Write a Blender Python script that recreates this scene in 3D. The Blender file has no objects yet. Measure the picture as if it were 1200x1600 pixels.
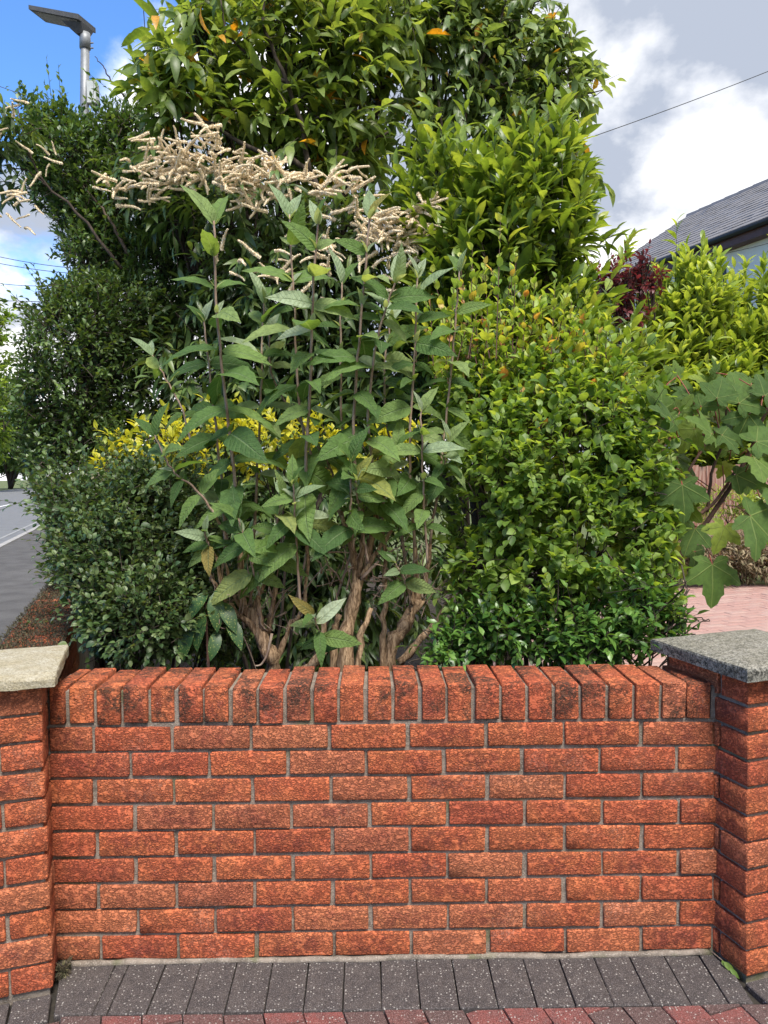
import bpy, math, random
import numpy as np
from mathutils import Matrix, Vector

# ------------------------------------------------------------------ camera
RNG = np.random.default_rng(11)
random.seed(5)
SC = bpy.context.scene
CAM = np.array([-0.0386, -2.1652, 1.4062])
YAW, PITCH, ROLL = [math.radians(a) for a in (-1.0311, -3.0249, -0.9883)]
FOC = 1200.0                       # focal length in pixels of a 1200 x 1600 picture
_f = np.array([-math.sin(YAW)*math.cos(PITCH), math.cos(YAW)*math.cos(PITCH), math.sin(PITCH)])
_r0 = np.array([math.cos(YAW), math.sin(YAW), 0.0]); _u0 = np.cross(_r0, _f)
CR = _r0*math.cos(ROLL)+_u0*math.sin(ROLL); CU = -_r0*math.sin(ROLL)+_u0*math.cos(ROLL); CF = _f
cam = bpy.data.cameras.new('camera'); cam_o = bpy.data.objects.new('camera', cam)
SC.collection.objects.link(cam_o); SC.camera = cam_o
cam.sensor_width = 36; cam.lens = FOC/1600*36; cam.clip_start = 0.05; cam.clip_end = 3000
cam_o.matrix_world = Matrix(((CR[0], CU[0], -CF[0], CAM[0]), (CR[1], CU[1], -CF[1], CAM[1]), (CR[2], CU[2], -CF[2], CAM[2]), (0, 0, 0, 1)))

# ------------------------------------------------------------------ sky, sun, exposure
SUN_AZ = math.radians(163)         # direction to the sun, clockwise from +y
SUN_EL = math.radians(58)
w = bpy.data.worlds.new('World'); SC.world = w; w.use_nodes = True
nt = w.node_tree; nt.nodes.clear()
def wn(t, **k):
    n = nt.nodes.new(t)
    for a, b in k.items(): setattr(n, a, b)
    return n
sky = wn('ShaderNodeTexSky', sky_type='NISHITA', sun_disc=False, sun_elevation=SUN_EL, sun_rotation=SUN_AZ, air_density=1.0, dust_density=0.1, ozone_density=4.0, altitude=1500)
tc = wn('ShaderNodeTexCoord'); sep = wn('ShaderNodeSeparateXYZ'); nt.links.new(tc.outputs['Generated'], sep.inputs[0])
def wm(op, a, b=None, clamp=False):
    n = wn('ShaderNodeMath', operation=op, use_clamp=clamp)
    for i, v in enumerate((a, b)):
        if v is None: continue
        if isinstance(v, (int, float)): n.inputs[i].default_value = v
        else: nt.links.new(v, n.inputs[i])
    return n.outputs[0]
zz = wm('MAXIMUM', wm('ADD', sep.outputs[2], 0.55), 0.08)
comb = wn('ShaderNodeCombineXYZ')
nt.links.new(wm('DIVIDE', sep.outputs[0], zz), comb.inputs[0]); nt.links.new(wm('DIVIDE', sep.outputs[1], zz), comb.inputs[1])
def cloud(scale, detail, off, rough=0.58, dist=0.3):
    mp = wn('ShaderNodeMapping'); mp.inputs['Location'].default_value = off
    nt.links.new(comb.outputs[0], mp.inputs[0])
    n = wn('ShaderNodeTexNoise'); n.inputs['Scale'].default_value = scale; n.inputs['Detail'].default_value = detail
    n.inputs['Roughness'].default_value = rough; n.inputs['Distortion'].default_value = dist
    nt.links.new(mp.outputs[0], n.inputs['Vector']); return n.outputs['Fac']
cov = cloud(2.6, 9, (0.3, 2.6, 0.0), 0.55, 0.1)
shade = cloud(2.8, 8, (5.6, 7.3, 3.0), 0.55, 0.1)
# cloud cover thins towards the left of the street (a wide clearing in that part of the sky)
lean = wm('MULTIPLY', sep.outputs[0], 0.95)
low = wm('MULTIPLY', wm('MAXIMUM', wm('SUBTRACT', 0.46, sep.outputs[2]), 0.0), 1.15)
covl = wm('ADD', wm('ADD', cov, lean), wm('ADD', low, 0.10))
mask = wn('ShaderNodeMapRange', interpolation_type='SMOOTHSTEP'); nt.links.new(covl, mask.inputs[0])
mask.inputs[1].default_value = 0.38; mask.inputs[2].default_value = 0.50
ramp = wn('ShaderNodeValToRGB'); nt.links.new(shade, ramp.inputs[0])
ramp.color_ramp.elements[0].position = 0.40; ramp.color_ramp.elements[0].color = (3.75, 3.7, 3.65, 1)
ramp.color_ramp.elements[1].position = 0.54; ramp.color_ramp.elements[1].color = (1.15, 1.28, 1.55, 1)
mix = wn('ShaderNodeMix', data_type='RGBA')
nt.links.new(mask.outputs[0], mix.inputs[0]); tint = wn('ShaderNodeMix', data_type='RGBA', blend_type='MULTIPLY'); tint.inputs[0].default_value = 1.0; tint.inputs[7].default_value = (0.44, 0.60, 0.74, 1)
nt.links.new(sky.outputs[0], tint.inputs[6]); nt.links.new(tint.outputs[2], mix.inputs[6]); nt.links.new(ramp.outputs[0], mix.inputs[7])
bg = wn('ShaderNodeBackground'); bg.inputs['Strength'].default_value = 0.15
out = wn('ShaderNodeOutputWorld'); nt.links.new(mix.outputs[2], bg.inputs[0]); nt.links.new(bg.outputs[0], out.inputs[0])

sun = bpy.data.lights.new('sun', 'SUN'); sun.energy = 2.3; sun.angle = math.radians(22); sun.color = (1.0, 0.95, 0.87)
sun_o = bpy.data.objects.new('sun', sun); SC.collection.objects.link(sun_o)
sd = Vector((math.sin(SUN_AZ)*math.cos(SUN_EL), math.cos(SUN_AZ)*math.cos(SUN_EL), math.sin(SUN_EL)))
sun_o.rotation_euler = sd.to_track_quat('Z', 'Y').to_euler()
SC.view_settings.view_transform = 'Standard'; SC.view_settings.look = 'None'
SC.view_settings.exposure = 1.65; SC.view_settings.gamma = 1.0; SC.view_settings.use_curve_mapping = False
SC.cycles.max_bounces = 9; SC.cycles.transparent_max_bounces = 4

# ------------------------------------------------------------------ helpers
def ray(px, py): return CR*(px-600)/FOC-CU*(py-800)/FOC+CF
def at(px, py, y):                 # the point on the vertical plane y that lies behind a picture position
    d = ray(px, py); return CAM+d*((y-CAM[1])/d[1])
def atz(px, py, z):
    d = ray(px, py); return CAM+d*((z-CAM[2])/d[2])
def to_px(P):
    d = np.asarray(P)-CAM; z = d@CF
    return 600+FOC*(d@CR)/z, 800-FOC*(d@CU)/z, z
def link(o, parent=None):
    SC.collection.objects.link(o)
    if parent is not None: o.parent = parent
    return o
def tag(o, label=None, cat=None, group=None, kind=None):
    for k, v in (('label', label), ('category', cat), ('group', group), ('kind', kind)):
        if v: o[k] = v
    return o
def empty(name, loc=(0, 0, 0), rot=(0, 0, 0)):
    o = bpy.data.objects.new(name, None); o.location = loc; o.rotation_euler = rot; o.empty_display_size = 0.1
    return link(o)
def mesh_from(name, V, F, mat=None, smooth=False):
    me = bpy.data.meshes.new(name); me.from_pydata([tuple(map(float, v)) for v in V], [], F); me.update()
    if mat: me.materials.append(mat)
    if smooth: me.shade_smooth()
    return me
def mobj(name, V, F, mat, parent=None, smooth=False, loc=None):
    """one mesh object; its vertices are given in world space when the parent is an unrotated empty at `loc`"""
    if loc is not None: V = np.asarray(V, float)-np.asarray(loc, float)
    return link(bpy.data.objects.new(name, mesh_from(name, V, F, mat, smooth)), parent)
def copy_obj(name, me, parent, loc, rot=None, scale=None):
    o = bpy.data.objects.new(name, me); o.location = loc
    if rot is not None: o.rotation_euler = rot
    if scale is not None: o.scale = scale
    return link(o, parent)
def unit(v): v = np.asarray(v, float); return v/np.maximum(np.linalg.norm(v, axis=-1, keepdims=True), 1e-9)

class MB:
    def __init__(s): s.V = []; s.F = []
    def box(s, a, b):
        i = len(s.V); (x0, y0, z0), (x1, y1, z1) = a, b
        s.V += [(x0, y0, z0), (x1, y0, z0), (x1, y1, z0), (x0, y1, z0), (x0, y0, z1), (x1, y0, z1), (x1, y1, z1), (x0, y1, z1)]
        s.F += [(i, i+3, i+2, i+1), (i+4, i+5, i+6, i+7), (i, i+1, i+5, i+4), (i+1, i+2, i+6, i+5), (i+2, i+3, i+7, i+6), (i+3, i, i+4, i+7)]
        return s
    def hexa(s, pts):              # eight corners, bottom four then top four
        i = len(s.V); s.V += [tuple(p) for p in pts]
        s.F += [(i, i+3, i+2, i+1), (i+4, i+5, i+6, i+7), (i, i+1, i+5, i+4), (i+1, i+2, i+6, i+5), (i+2, i+3, i+7, i+6), (i+3, i, i+4, i+7)]
        return s
    def tube(s, pts, rad, n=6, rough=0.0, cap=True):
        pts = np.asarray(pts, float); k = len(pts)
        rad = np.full(k, rad) if np.isscalar(rad) else np.asarray(rad, float)
        T = unit(np.gradient(pts, axis=0))
        ref = np.array([1.0, 0, 0]) if abs(T[0][0]) < 0.8 else np.array([0, 1.0, 0])
        i0 = len(s.V)
        for j in range(k):
            a = unit(ref-T[j]*(ref@T[j])); b = np.cross(T[j], a); ref = a
            for m in range(n):
                t = 2*math.pi*m/n; rr = rad[j]*(1+rough*(RNG.random()-0.5)*2)
                s.V.append(tuple(pts[j]+rr*(math.cos(t)*a+math.sin(t)*b)))
        for j in range(k-1):
            for m in range(n):
                a = i0+j*n+m; b = i0+j*n+(m+1) % n
                s.F.append((a, b, b+n, a+n))
        if cap:
            s.F.append(tuple(i0+m for m in range(n))[::-1]); s.F.append(tuple(i0+(k-1)*n+m for m in range(n)))
        return s
    def build(s, name, mat, parent=None, smooth=False, loc=None): return mobj(name, s.V, s.F, mat, parent, smooth, loc)

def smooth_path(pts, n=12, jit=0.0):
    pts = np.asarray(pts, float); k = len(pts)
    P = np.vstack([2*pts[0]-pts[1], pts, 2*pts[-1]-pts[-2]])
    out = []
    for i in range(n+1):
        t = i/n*(k-1); j = min(int(t), k-2); t -= j
        a, b, c, d = P[j], P[j+1], P[j+2], P[j+3]
        out.append(0.5*((2*b)+(c-a)*t+(2*a-5*b+4*c-d)*t*t+(3*b-a-3*c+d)*t**3))
    out = np.array(out)
    if jit: out[1:-1] += RNG.normal(0, jit, out[1:-1].shape)
    return out

# ------------------------------------------------------------------ materials
class NT:
    def __init__(s, name):
        s.m = bpy.data.materials.new(name); s.m.use_nodes = True; s.t = s.m.node_tree; s.t.nodes.clear()
        s.out = s.n('ShaderNodeOutputMaterial')
    def n(s, t, **k):
        x = s.t.nodes.new(t)
        for a, b in k.items(): setattr(x, a, b)
        return x
    def l(s, a, b): s.t.links.new(a, b)
    def val(s, sock, v):
        if isinstance(v, (int, float, tuple, list)): sock.default_value = v if not isinstance(v, (tuple, list)) or len(v) != 3 or sock.type != 'RGBA' else (*v, 1)
        else: s.l(v, sock)
    def math(s, op, a, b=0.0, c=None, clamp=False):
        x = s.n('ShaderNodeMath', operation=op, use_clamp=clamp); s.val(x.inputs[0], a); s.val(x.inputs[1], b)
        if c is not None: s.val(x.inputs[2], c)
        return x.outputs[0]
    def mix(s, f, a, b, blend='MIX'):
        x = s.n('ShaderNodeMix', data_type='RGBA', blend_type=blend); s.val(x.inputs[0], f); s.val(x.inputs[6], a); s.val(x.inputs[7], b); return x.outputs[2]
    def rng(s, v, a, b, c=0.0, d=1.0):
        x = s.n('ShaderNodeMapRange', interpolation_type='SMOOTHSTEP'); s.val(x.inputs[0], v)
        for i, q in enumerate((a, b, c, d)): s.val(x.inputs[i+1], q)
        return x.outputs[0]
    def noise(s, vec, scale, detail=4, rough=0.55, dist=0.0):
        x = s.n('ShaderNodeTexNoise'); s.val(x.inputs['Scale'], scale); s.val(x.inputs['Detail'], detail); s.val(x.inputs['Roughness'], rough); s.val(x.inputs['Distortion'], dist)
        if vec is not None: s.l(vec, x.inputs['Vector'])
        return x.outputs['Fac']
    def voro(s, vec, scale, feature='F1', out='Distance'):
        x = s.n('ShaderNodeTexVoronoi', feature=feature); s.val(x.inputs['Scale'], scale)
        if vec is not None: s.l(vec, x.inputs['Vector'])
        return x.outputs[out]
    def objvec(s, scale=(1, 1, 1), rand=True, world=False):
        if world: v = s.n('ShaderNodeNewGeometry').outputs['Position']
        else: v = s.n('ShaderNodeTexCoord').outputs['Object']
        mp = s.n('ShaderNodeMapping'); s.l(v, mp.inputs[0]); mp.inputs['Scale'].default_value = scale
        if rand and not world:
            r = s.n('ShaderNodeObjectInfo').outputs['Random']; c = s.n('ShaderNodeCombineXYZ')
            s.l(s.math('MULTIPLY', r, 37.0), c.inputs[0]); s.l(s.math('MULTIPLY', r, 91.0), c.inputs[1]); s.l(s.math('MULTIPLY', r, 53.0), c.inputs[2])
            s.l(c.outputs[0], mp.inputs['Location'])
        return mp.outputs[0]
    def rand(s): return s.n('ShaderNodeObjectInfo').outputs['Random']
    def bump(s, h, dist=0.002, strength=1.0):
        b = s.n('ShaderNodeBump'); s.val(b.inputs['Distance'], dist); s.val(b.inputs['Strength'], strength); s.l(h, b.inputs['Height']); return b.outputs[0]
    def done(s, col, rough=0.8, normal=None, spec=0.3, metal=0.0):
        p = s.n('ShaderNodeBsdfPrincipled'); s.val(p.inputs['Base Color'], col); s.val(p.inputs['Roughness'], rough)
        p.inputs['Specular IOR Level'].default_value = spec; p.inputs['Metallic'].default_value = metal
        if normal is not None: s.l(normal, p.inputs['Normal'])
        s.l(p.outputs[0], s.out.inputs[0]); return s.m

def mat_brick(name, stain=0.0, dark=1.0):
    s = NT(name); v = s.objvec(); r = s.rand()
    big = s.noise(v, 14, 3, 0.5); mid = s.noise(v, 42, 3, 0.6)
    base = s.mix(s.rng(big, 0.35, 0.65), (0.53, 0.152, 0.060), (0.48, 0.118, 0.050))
    base = s.mix(s.math('MULTIPLY', s.rng(r, 0.3, 1.0), 0.5), base, (0.43, 0.085, 0.042))
    base = s.mix(s.rng(s.math('FRACT', s.math('MULTIPLY', r, 13.7)), 0.72, 0.9, 0.0, 0.5), base, (0.50, 0.19, 0.095))
    base = s.mix(s.rng(s.math('FRACT', s.math('MULTIPLY', r, 29.3)), 0.78, 0.95, 0.0, 0.28), base, (0.26, 0.055, 0.038))
    # fired flash: purple-brown body towards the middle of the face, orange rim
    g = s.n('ShaderNodeTexCoord').outputs['Generated']; sp = s.n('ShaderNodeSeparateXYZ'); s.l(g, sp.inputs[0])
    cx = s.math('ABSOLUTE', s.math('SUBTRACT', sp.outputs[0], 0.5)); cz = s.math('ABSOLUTE', s.math('SUBTRACT', sp.outputs[2], 0.5))
    cen = s.math('MULTIPLY', s.rng(cx, 0.46, 0.22), s.rng(cz, 0.50, 0.22))
    f = s.math('MULTIPLY', s.math('MULTIPLY', cen, s.rng(mid, 0.38, 0.62)), s.rng(s.math('FRACT', s.math('MULTIPLY', r, 7.3)), 0.0, 0.8, 0.10, 0.60))
    base = s.mix(f, base, (0.15, 0.030, 0.026))
    # crinkled drag-wire surface
    vs = s.objvec((0.8, 1.0, 1.55)); warp = s.noise(vs, 70, 3, 0.65)
    dn = s.n('ShaderNodeTexNoise'); s.val(dn.inputs['Scale'], 70.0); s.val(dn.inputs['Detail'], 3.0); s.l(vs, dn.inputs['Vector'])
    vm = s.n('ShaderNodeVectorMath', operation='MULTIPLY_ADD'); s.l(dn.outputs['Color'], vm.inputs[0]); vm.inputs[1].default_value = (.022, .022, .022); s.l(vs, vm.inputs[2])
    ed = s.voro(vm.outputs[0], 105, 'DISTANCE_TO_EDGE'); ed2 = s.voro(vm.outputs[0], 52, 'DISTANCE_TO_EDGE')
    crease = s.math('MULTIPLY', s.rng(ed, 0.0, 0.16), s.rng(ed2, 0.0, 0.10, 0.25, 1.0)); crease = s.math('MAXIMUM', crease, s.rng(s.noise(v, 60, 3), 0.50, 0.66))
    base = s.mix(s.math('MULTIPLY', s.math('SUBTRACT', 1.0, crease), 0.62*dark), base, (0.070, 0.019, 0.014))
    hi = s.rng(s.noise(vs, 210, 2, 0.6), 0.60, 0.75); base = s.mix(s.math('MULTIPLY', hi, 0.22), base, (0.50, 0.19, 0.10))
    spk = s.rng(s.voro(v, 60), 0.055, 0.03); base = s.mix(s.math('MULTIPLY', spk, s.rng(s.noise(v, 9, 1), 0.55, 0.62)), base, (0.72, 0.68, 0.6))
    wv0 = s.objvec(world=True); bl = s.math('MULTIPLY', s.rng(s.noise(wv0, 5, 4, .6), .52, .72), s.rng(s.noise(wv0, 150, 3, .7), .42, .62)); base = s.mix(s.math('MULTIPLY', bl, .2), base, (.42, .33, .27))
    if stain:
        wv = s.objvec(world=True); st = s.noise(wv, 11, 5, 0.7, 0.6); fine = s.noise(wv, 120, 3, 0.7)
        m = s.math('MULTIPLY', s.rng(st, 0.47, 0.60), s.rng(fine, 0.34, 0.54)); base = s.mix(s.math('MULTIPLY', m, stain), base, (0.035, 0.026, 0.018))
    h = s.math('ADD', s.math('MULTIPLY', crease, 0.7), s.math('ADD', s.math('MULTIPLY', warp, 0.9), s.math('MULTIPLY', mid, 0.5)))
    return s.done(base, 0.82, s.bump(h, 0.0045, 1.0), 0.25)
def mat_mortar(name, c1=(0.235, 0.195, 0.16), c2=(0.115, 0.095, 0.078)):
    s = NT(name); v = s.objvec(world=True); a = s.noise(v, 22, 5, 0.65); b = s.noise(v, 260, 3, 0.6)
    c = s.mix(s.rng(a, 0.35, 0.68), c1, c2); c = s.mix(s.rng(b, 0.52, 0.68), c, (0.31, 0.27, 0.23)); c = s.mix(s.rng(s.noise(v, 6, 3), 0.57, 0.68, 0, 0.6), c, (0.11, 0.12, 0.055))
    return s.done(c, 0.95, s.bump(b, 0.003), 0.2)
def mat_concrete(name, a, b, lichen, lamt, speck=0.4):
    s = NT(name); v = s.objvec(world=True); n1 = s.noise(v, 9, 5, 0.65); n2 = s.noise(v, 190, 4, 0.7); n3 = s.noise(v, 60, 6, 0.8, 0.2)
    c = s.mix(s.rng(n1, 0.35, 0.65), a, b); c = s.mix(s.math('MULTIPLY', s.rng(n2, 0.46, 0.60), speck), c, tuple(q*0.35 for q in a))
    c = s.mix(s.math('MULTIPLY', s.rng(s.math('ADD', n3, s.math('MULTIPLY', n2, 0.25)), 0.55, 0.74), lamt), c, lichen)
    c = s.mix(s.rng(s.noise(v, 420, 2), 0.60, 0.70, 0, 0.35), c, (0.85, 0.82, 0.74))
    return s.done(c, 0.93, s.bump(s.math('ADD', n2, s.math('MULTIPLY', n3, 0.5)), 0.004), 0.2)
def mat_paver(name, a, b, dirt=(0.02, 0.018, 0.016), rnd=None):
    s = NT(name); v = s.objvec(); n1 = s.noise(v, 28, 4, 0.6); n2 = s.noise(v, 330, 3, 0.7)
    c = s.mix(s.rng(n1, 0.35, 0.65), a, b)
    if rnd: c = s.mix(s.rng(s.rand(), 0.25, 0.8), c, rnd)
    c = s.mix(s.rng(n2, 0.50, 0.62, 0, 0.75), c, dirt)
    c = s.mix(s.rng(n2, 0.44, 0.36, 0, 0.35), c, (0.42, 0.38, 0.36))
    d = s.voro(v, 120); sel = s.voro(v, 120, out='Color'); sp = s.n('ShaderNodeSeparateColor'); s.l(sel, sp.inputs[0])
    k = s.math('MULTIPLY', s.rng(d, 0.34, 0.2), s.rng(sp.outputs[0], 0.66, 0.72)); c = s.mix(s.math('MULTIPLY', k, 0.6), c, (0.48, 0.45, 0.41))
    return s.done(c, 0.8, s.bump(s.math('ADD', n2, s.math('MULTIPLY', k, 0.4)), 0.003), 0.35)
def mat_plain(name, a, b, scale=20, rough=0.8, bump=0.003, spec=0.3, metal=0.0, world=True, fine=None):
    s = NT(name); v = s.objvec(world=world); n = s.noise(v, scale, 6, 0.65); m = s.noise(v, (fine or scale*9), 3, 0.6)
    c = s.mix(s.rng(n, 0.32, 0.68), a, b); c = s.mix(s.rng(m, 0.55, 0.7, 0, 0.4), c, tuple(q*0.45 for q in a))
    return s.done(c, rough, s.bump(m, bump), spec, metal)
def mat_leaf(name, stops, rough=0.42, trans=0.3, tcol=None, vein=None, spec=0.5, wrinkle=0.0, side=False):
    """stops: (position, colour) picked by a random number for each leaf"""
    s = NT(name); isl = s.n('ShaderNodeNewGeometry').outputs['Random Per Island']
    r = s.math('FRACT', s.math('ADD', isl, s.math('MULTIPLY', s.rand(), 5.37)))
    cr = s.n('ShaderNodeValToRGB'); s.l(r, cr.inputs[0]); el = cr.color_ramp.elements
    while len(el) < len(stops): el.new(0.5)
    for e, (p, c) in zip(el, stops): e.position = p; e.color = (*[min(.75, q*1.3) for q in c], 1)
    v = s.objvec(rand=False, world=True); c = cr.outputs[0]
    c = s.mix(s.rng(s.noise(v, 55, 3), 0.4, 0.66, 0, 0.3), c, (0.03, 0.055, 0.016), 'MIX')
    h = None
    if vein:
        at_ = s.n('ShaderNodeAttribute', attribute_name='vein').outputs['Fac']
        m = s.rng(at_, 0.90, 0.985); c = s.mix(s.math('MULTIPLY', m, 0.55), c, vein)
        h = s.math('MULTIPLY', m, -0.6)
    if side:
        ob = s.n('ShaderNodeTexCoord').outputs['Object']; sx = s.n('ShaderNodeSeparateXYZ'); s.l(ob, sx.inputs[0])
        fr = s.math('FRACT', s.math('MULTIPLY', s.math('SUBTRACT', sx.outputs[1], s.math('MULTIPLY', s.math('ABSOLUTE', sx.outputs[0]), 0.9)), 10.0))
        tri = s.math('ABSOLUTE', s.math('SUBTRACT', fr, 0.5)); ln = s.rng(tri, 0.06, 0.0)
        c = s.mix(s.math('MULTIPLY', ln, 0.22), c, vein); h = s.math('ADD', h, s.math('MULTIPLY', s.rng(tri, 0.0, 0.3), 0.35))
    if wrinkle:
        q = s.noise(s.objvec(rand=False), 28 if side else 130, 3, 0.6); h = s.math('ADD', h, s.math('MULTIPLY', q, wrinkle)) if h is not None else q
    p = s.n('ShaderNodeBsdfPrincipled'); s.l(c, p.inputs['Base Color']); p.inputs['Roughness'].default_value = rough+.05; p.inputs['Specular IOR Level'].default_value = spec
    tr = s.n('ShaderNodeBsdfTranslucent'); s.l(s.mix(1.0, c, tcol or (1.7, 1.5, 0.62), 'MULTIPLY'), tr.inputs[0])
    if h is not None:
        b = s.bump(h, 0.004); s.l(b, p.inputs['Normal'])
    ms = s.n('ShaderNodeMixShader'); ms.inputs[0].default_value = min(.5, trans*1.45); s.l(p.outputs[0], ms.inputs[1]); s.l(tr.outputs[0], ms.inputs[2])
    s.l(ms.outputs[0], s.out.inputs[0]); return s.m
def mat_bark(name, a, b, scale=60):
    s = NT(name); v = s.objvec((1, 1, 0.18), rand=False, world=True); n = s.noise(v, scale, 5, 0.7, 0.5)
    return s.done(s.mix(s.rng(n, 0.36, 0.62), a, b), 0.9, s.bump(n, 0.006), 0.2)

M_BRICK = mat_brick('brick', stain=0.18); M_COPE = mat_brick('coping_brick', stain=0.85); M_BRICK_OLD = mat_brick('old_brick', stain=0.6)
M_MORTAR = mat_mortar('mortar'); M_JOINT = mat_plain('sand_joint', (0.045, 0.038, 0.03), (0.02, 0.018, 0.015), 40)
M_CAP_L = mat_concrete('buff_concrete', (0.37, 0.32, 0.215), (0.44, 0.40, 0.31), (0.21, 0.175, 0.10), 0.55, 0.45)
M_CAP_R = mat_concrete('grey_concrete', (0.24, 0.222, 0.175), (0.31, 0.29, 0.245), (0.07, 0.065, 0.05), 0.8, 0.9)
M_DARK = mat_paver('charcoal_paver', (0.052, 0.043, 0.042), (0.074, 0.061, 0.057))
M_RED = mat_paver('red_paver', (0.20, 0.056, 0.047), (0.15, 0.052, 0.046), rnd=(0.092, 0.052, 0.047))
M_PINK = mat_paver('pink_paver', (0.36, 0.205, 0.175), (0.32, 0.18, 0.155), dirt=(0.23, 0.14, 0.12), rnd=(0.37, 0.24, 0.205))
M_ASPH = mat_plain('asphalt', (0.11, 0.112, 0.115), (0.14, 0.142, 0.145), 3, 0.75, fine=220)
M_FOOT = mat_plain('footway_asphalt', (0.085, 0.08, 0.075), (0.052, 0.048, 0.044), 2.2, 0.85, fine=160)
M_KERB = mat_plain('kerb_stone', (0.30, 0.29, 0.27), (0.22, 0.21, 0.2), 6)
M_SOIL = mat_plain('soil', (0.035, 0.026, 0.018), (0.055, 0.04, 0.026), 9, 0.95, 0.02)
M_GROUND = mat_plain('turf', (0.07, 0.10, 0.03), (0.11, 0.12, 0.05), 3, 0.95, 0.02)
M_PAINT = mat_plain('white_paint', (0.75, 0.75, 0.73), (0.66, 0.66, 0.64), 12)
M_RENDER = mat_plain('white_render', (0.66, 0.61, 0.54), (0.61, 0.56, 0.495), 1.5, 0.9, 0.002, fine=90)
M_SLATE = NT('slate'); _v = M_SLATE.objvec(); M_SLATE = M_SLATE.done(M_SLATE.mix(M_SLATE.rng(M_SLATE.rand(), 0.0, 1.0), M_SLATE.mix(M_SLATE.noise(_v, 14, 4), (0.085, 0.08, 0.085), (0.16, 0.15, 0.15)), (0.13, 0.125, 0.135)), 0.6, M_SLATE.bump(M_SLATE.noise(_v, 50, 3), 0.004), 0.4)
M_GUTTER = mat_plain('black_plastic', (0.016, 0.016, 0.018), (0.022, 0.022, 0.024), 10, 0.4)
M_FASCIA = mat_plain('brown_fascia', (0.075, 0.03, 0.024), (0.10, 0.04, 0.03), 8, 0.5)
M_GLASS = NT('window_glass').done((0.10, 0.12, 0.14), 0.06, None, 0.8)
M_FRAME = mat_plain('dark_frame', (0.025, 0.02, 0.02), (0.035, 0.03, 0.03), 10, 0.4)
M_STEEL = mat_plain('galvanised_steel', (0.22, 0.23, 0.245), (0.17, 0.18, 0.19), 22, 0.5, 0.001, 0.5, 0.35)
M_LAMPH = mat_plain('lamp_head_grey', (0.055, 0.057, 0.062), (0.04, 0.042, 0.046), 18, 0.5)
M_BOXG = mat_plain('pale_grey_box', (0.44, 0.46, 0.45), (0.38, 0.40, 0.39), 12, 0.5)
M_WIRE = mat_plain('cable_black', (0.02, 0.02, 0.022), (0.03, 0.03, 0.03), 30, 0.6)
M_FENCE = NT('fence_wood'); _v = M_FENCE.objvec((1, 1, 0.12)); M_FENCE = M_FENCE.done(M_FENCE.mix(M_FENCE.rng(M_FENCE.noise(_v, 40, 4), 0.35, 0.65), (0.20, 0.085, 0.06), (0.33, 0.21, 0.17)), 0.9)
M_BARK = mat_bark('bark_dark', (0.075, 0.058, 0.046), (0.035, 0.027, 0.022))
M_BARKG = mat_bark('bark_grey', (0.15, 0.115, 0.09), (0.075, 0.056, 0.043))
M_STUMP = mat_bark('buddleia_bark', (0.44, 0.30, 0.185), (0.13, 0.078, 0.044), 120)
M_STEM = mat_bark('buddleia_stem', (0.33, 0.25, 0.19), (0.21, 0.14, 0.105), 90)
M_REDTWIG = mat_plain('red_petiole', (0.30, 0.075, 0.05), (0.20, 0.06, 0.04), 30, 0.5)
M_BROWNTWIG = mat_plain('brown_twig', (0.12, 0.06, 0.045), (0.07, 0.04, 0.03), 30, 0.7)
M_MOSS = mat_leaf('moss', [(0, (0.022, 0.018, 0.012)), (0.6, (0.045, 0.034, 0.02)), (1, (0.10, 0.085, 0.045))], 0.95, 0.05)

# ------------------------------------------------------------------ setting
TH = math.radians(16.5)
SV = np.array([math.cos(TH), math.sin(TH)]); SU = np.array([-math.sin(TH), math.cos(TH)]); SO = np.array([-1.134, -0.004])
def st(v, u, z=0.0): p = SO+SV*v+SU*u; return np.array([p[0], p[1], z])
def gz(x, y): return -0.009-0.0132*x+0.05*min(y, 0.0)

ys = [-90, -8, -0.02, 0.12, 0.3, 3, 20, 90, 400]; zs = [-1.2, -0.46, -0.062, -0.062, -0.03, -0.012, -0.012, -0.012, -0.012]
xs = [-400, -60, -10, -3, 0, 3, 10, 60, 400]
V = [(x, y, z) for y, z in zip(ys, zs) for x in xs]; n = len(xs)
F = [(j*n+i, j*n+i+1, (j+1)*n+i+1, (j+1)*n+i) for j in range(len(ys)-1) for i in range(n-1)]
tag(mobj('ground', V, F, M_GROUND), 'ground around the garden, road and drive', kind='structure')

def sheet(name, pts, mat, z, label):
    V = [(p[0], p[1], z) for p in pts]
    return tag(mobj(name, V, [tuple(range(len(V)))], mat), label, kind='structure')
sheet('garden_soil', [(-1.0, 0.22), (1.0, 0.22), (2.1, 2.0), (2.6, 3.6), (2.2, 9), (-3.2, 9), (-2.6, 5)], M_SOIL, 0.0, 'dark bare soil under the shrubs behind the brick wall')
sheet('footway', [st(-2.3, -6), st(-0.11, -6), st(-0.11, 90), st(-2.3, 90)], M_FOOT, 0.0, 'dark asphalt footway beside the mossy side wall')
sheet('road', [st(-14.5, -30), st(-2.43, -30), st(-2.43, 200), st(-14.5, 200)], M_ASPH, -0.10+0.1, 'grey asphalt road at the left')
MB().hexa([st(-2.43, -20, -0.05), st(-2.3, -20, -0.05), st(-2.3, 120, -0.05), st(-2.43, 120, -0.05), st(-2.43, -20, 0.018), st(-2.3, -20, 0.018), st(-2.3, 120, 0.018), st(-2.43, 120, 0.018)]).build('kerb', M_KERB)['kind'] = 'structure'
rl = bpy.data.objects['road']
for k in range(7):
    u0 = 14+k*11
    mobj('lane_marking', [st(-6.25, u0, 0.005), st(-6.12, u0, 0.005), st(-6.12, u0+6, 0.005), st(-6.25, u0+6, 0.005)], [(0, 1, 2, 3)], M_PAINT, rl)
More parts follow.
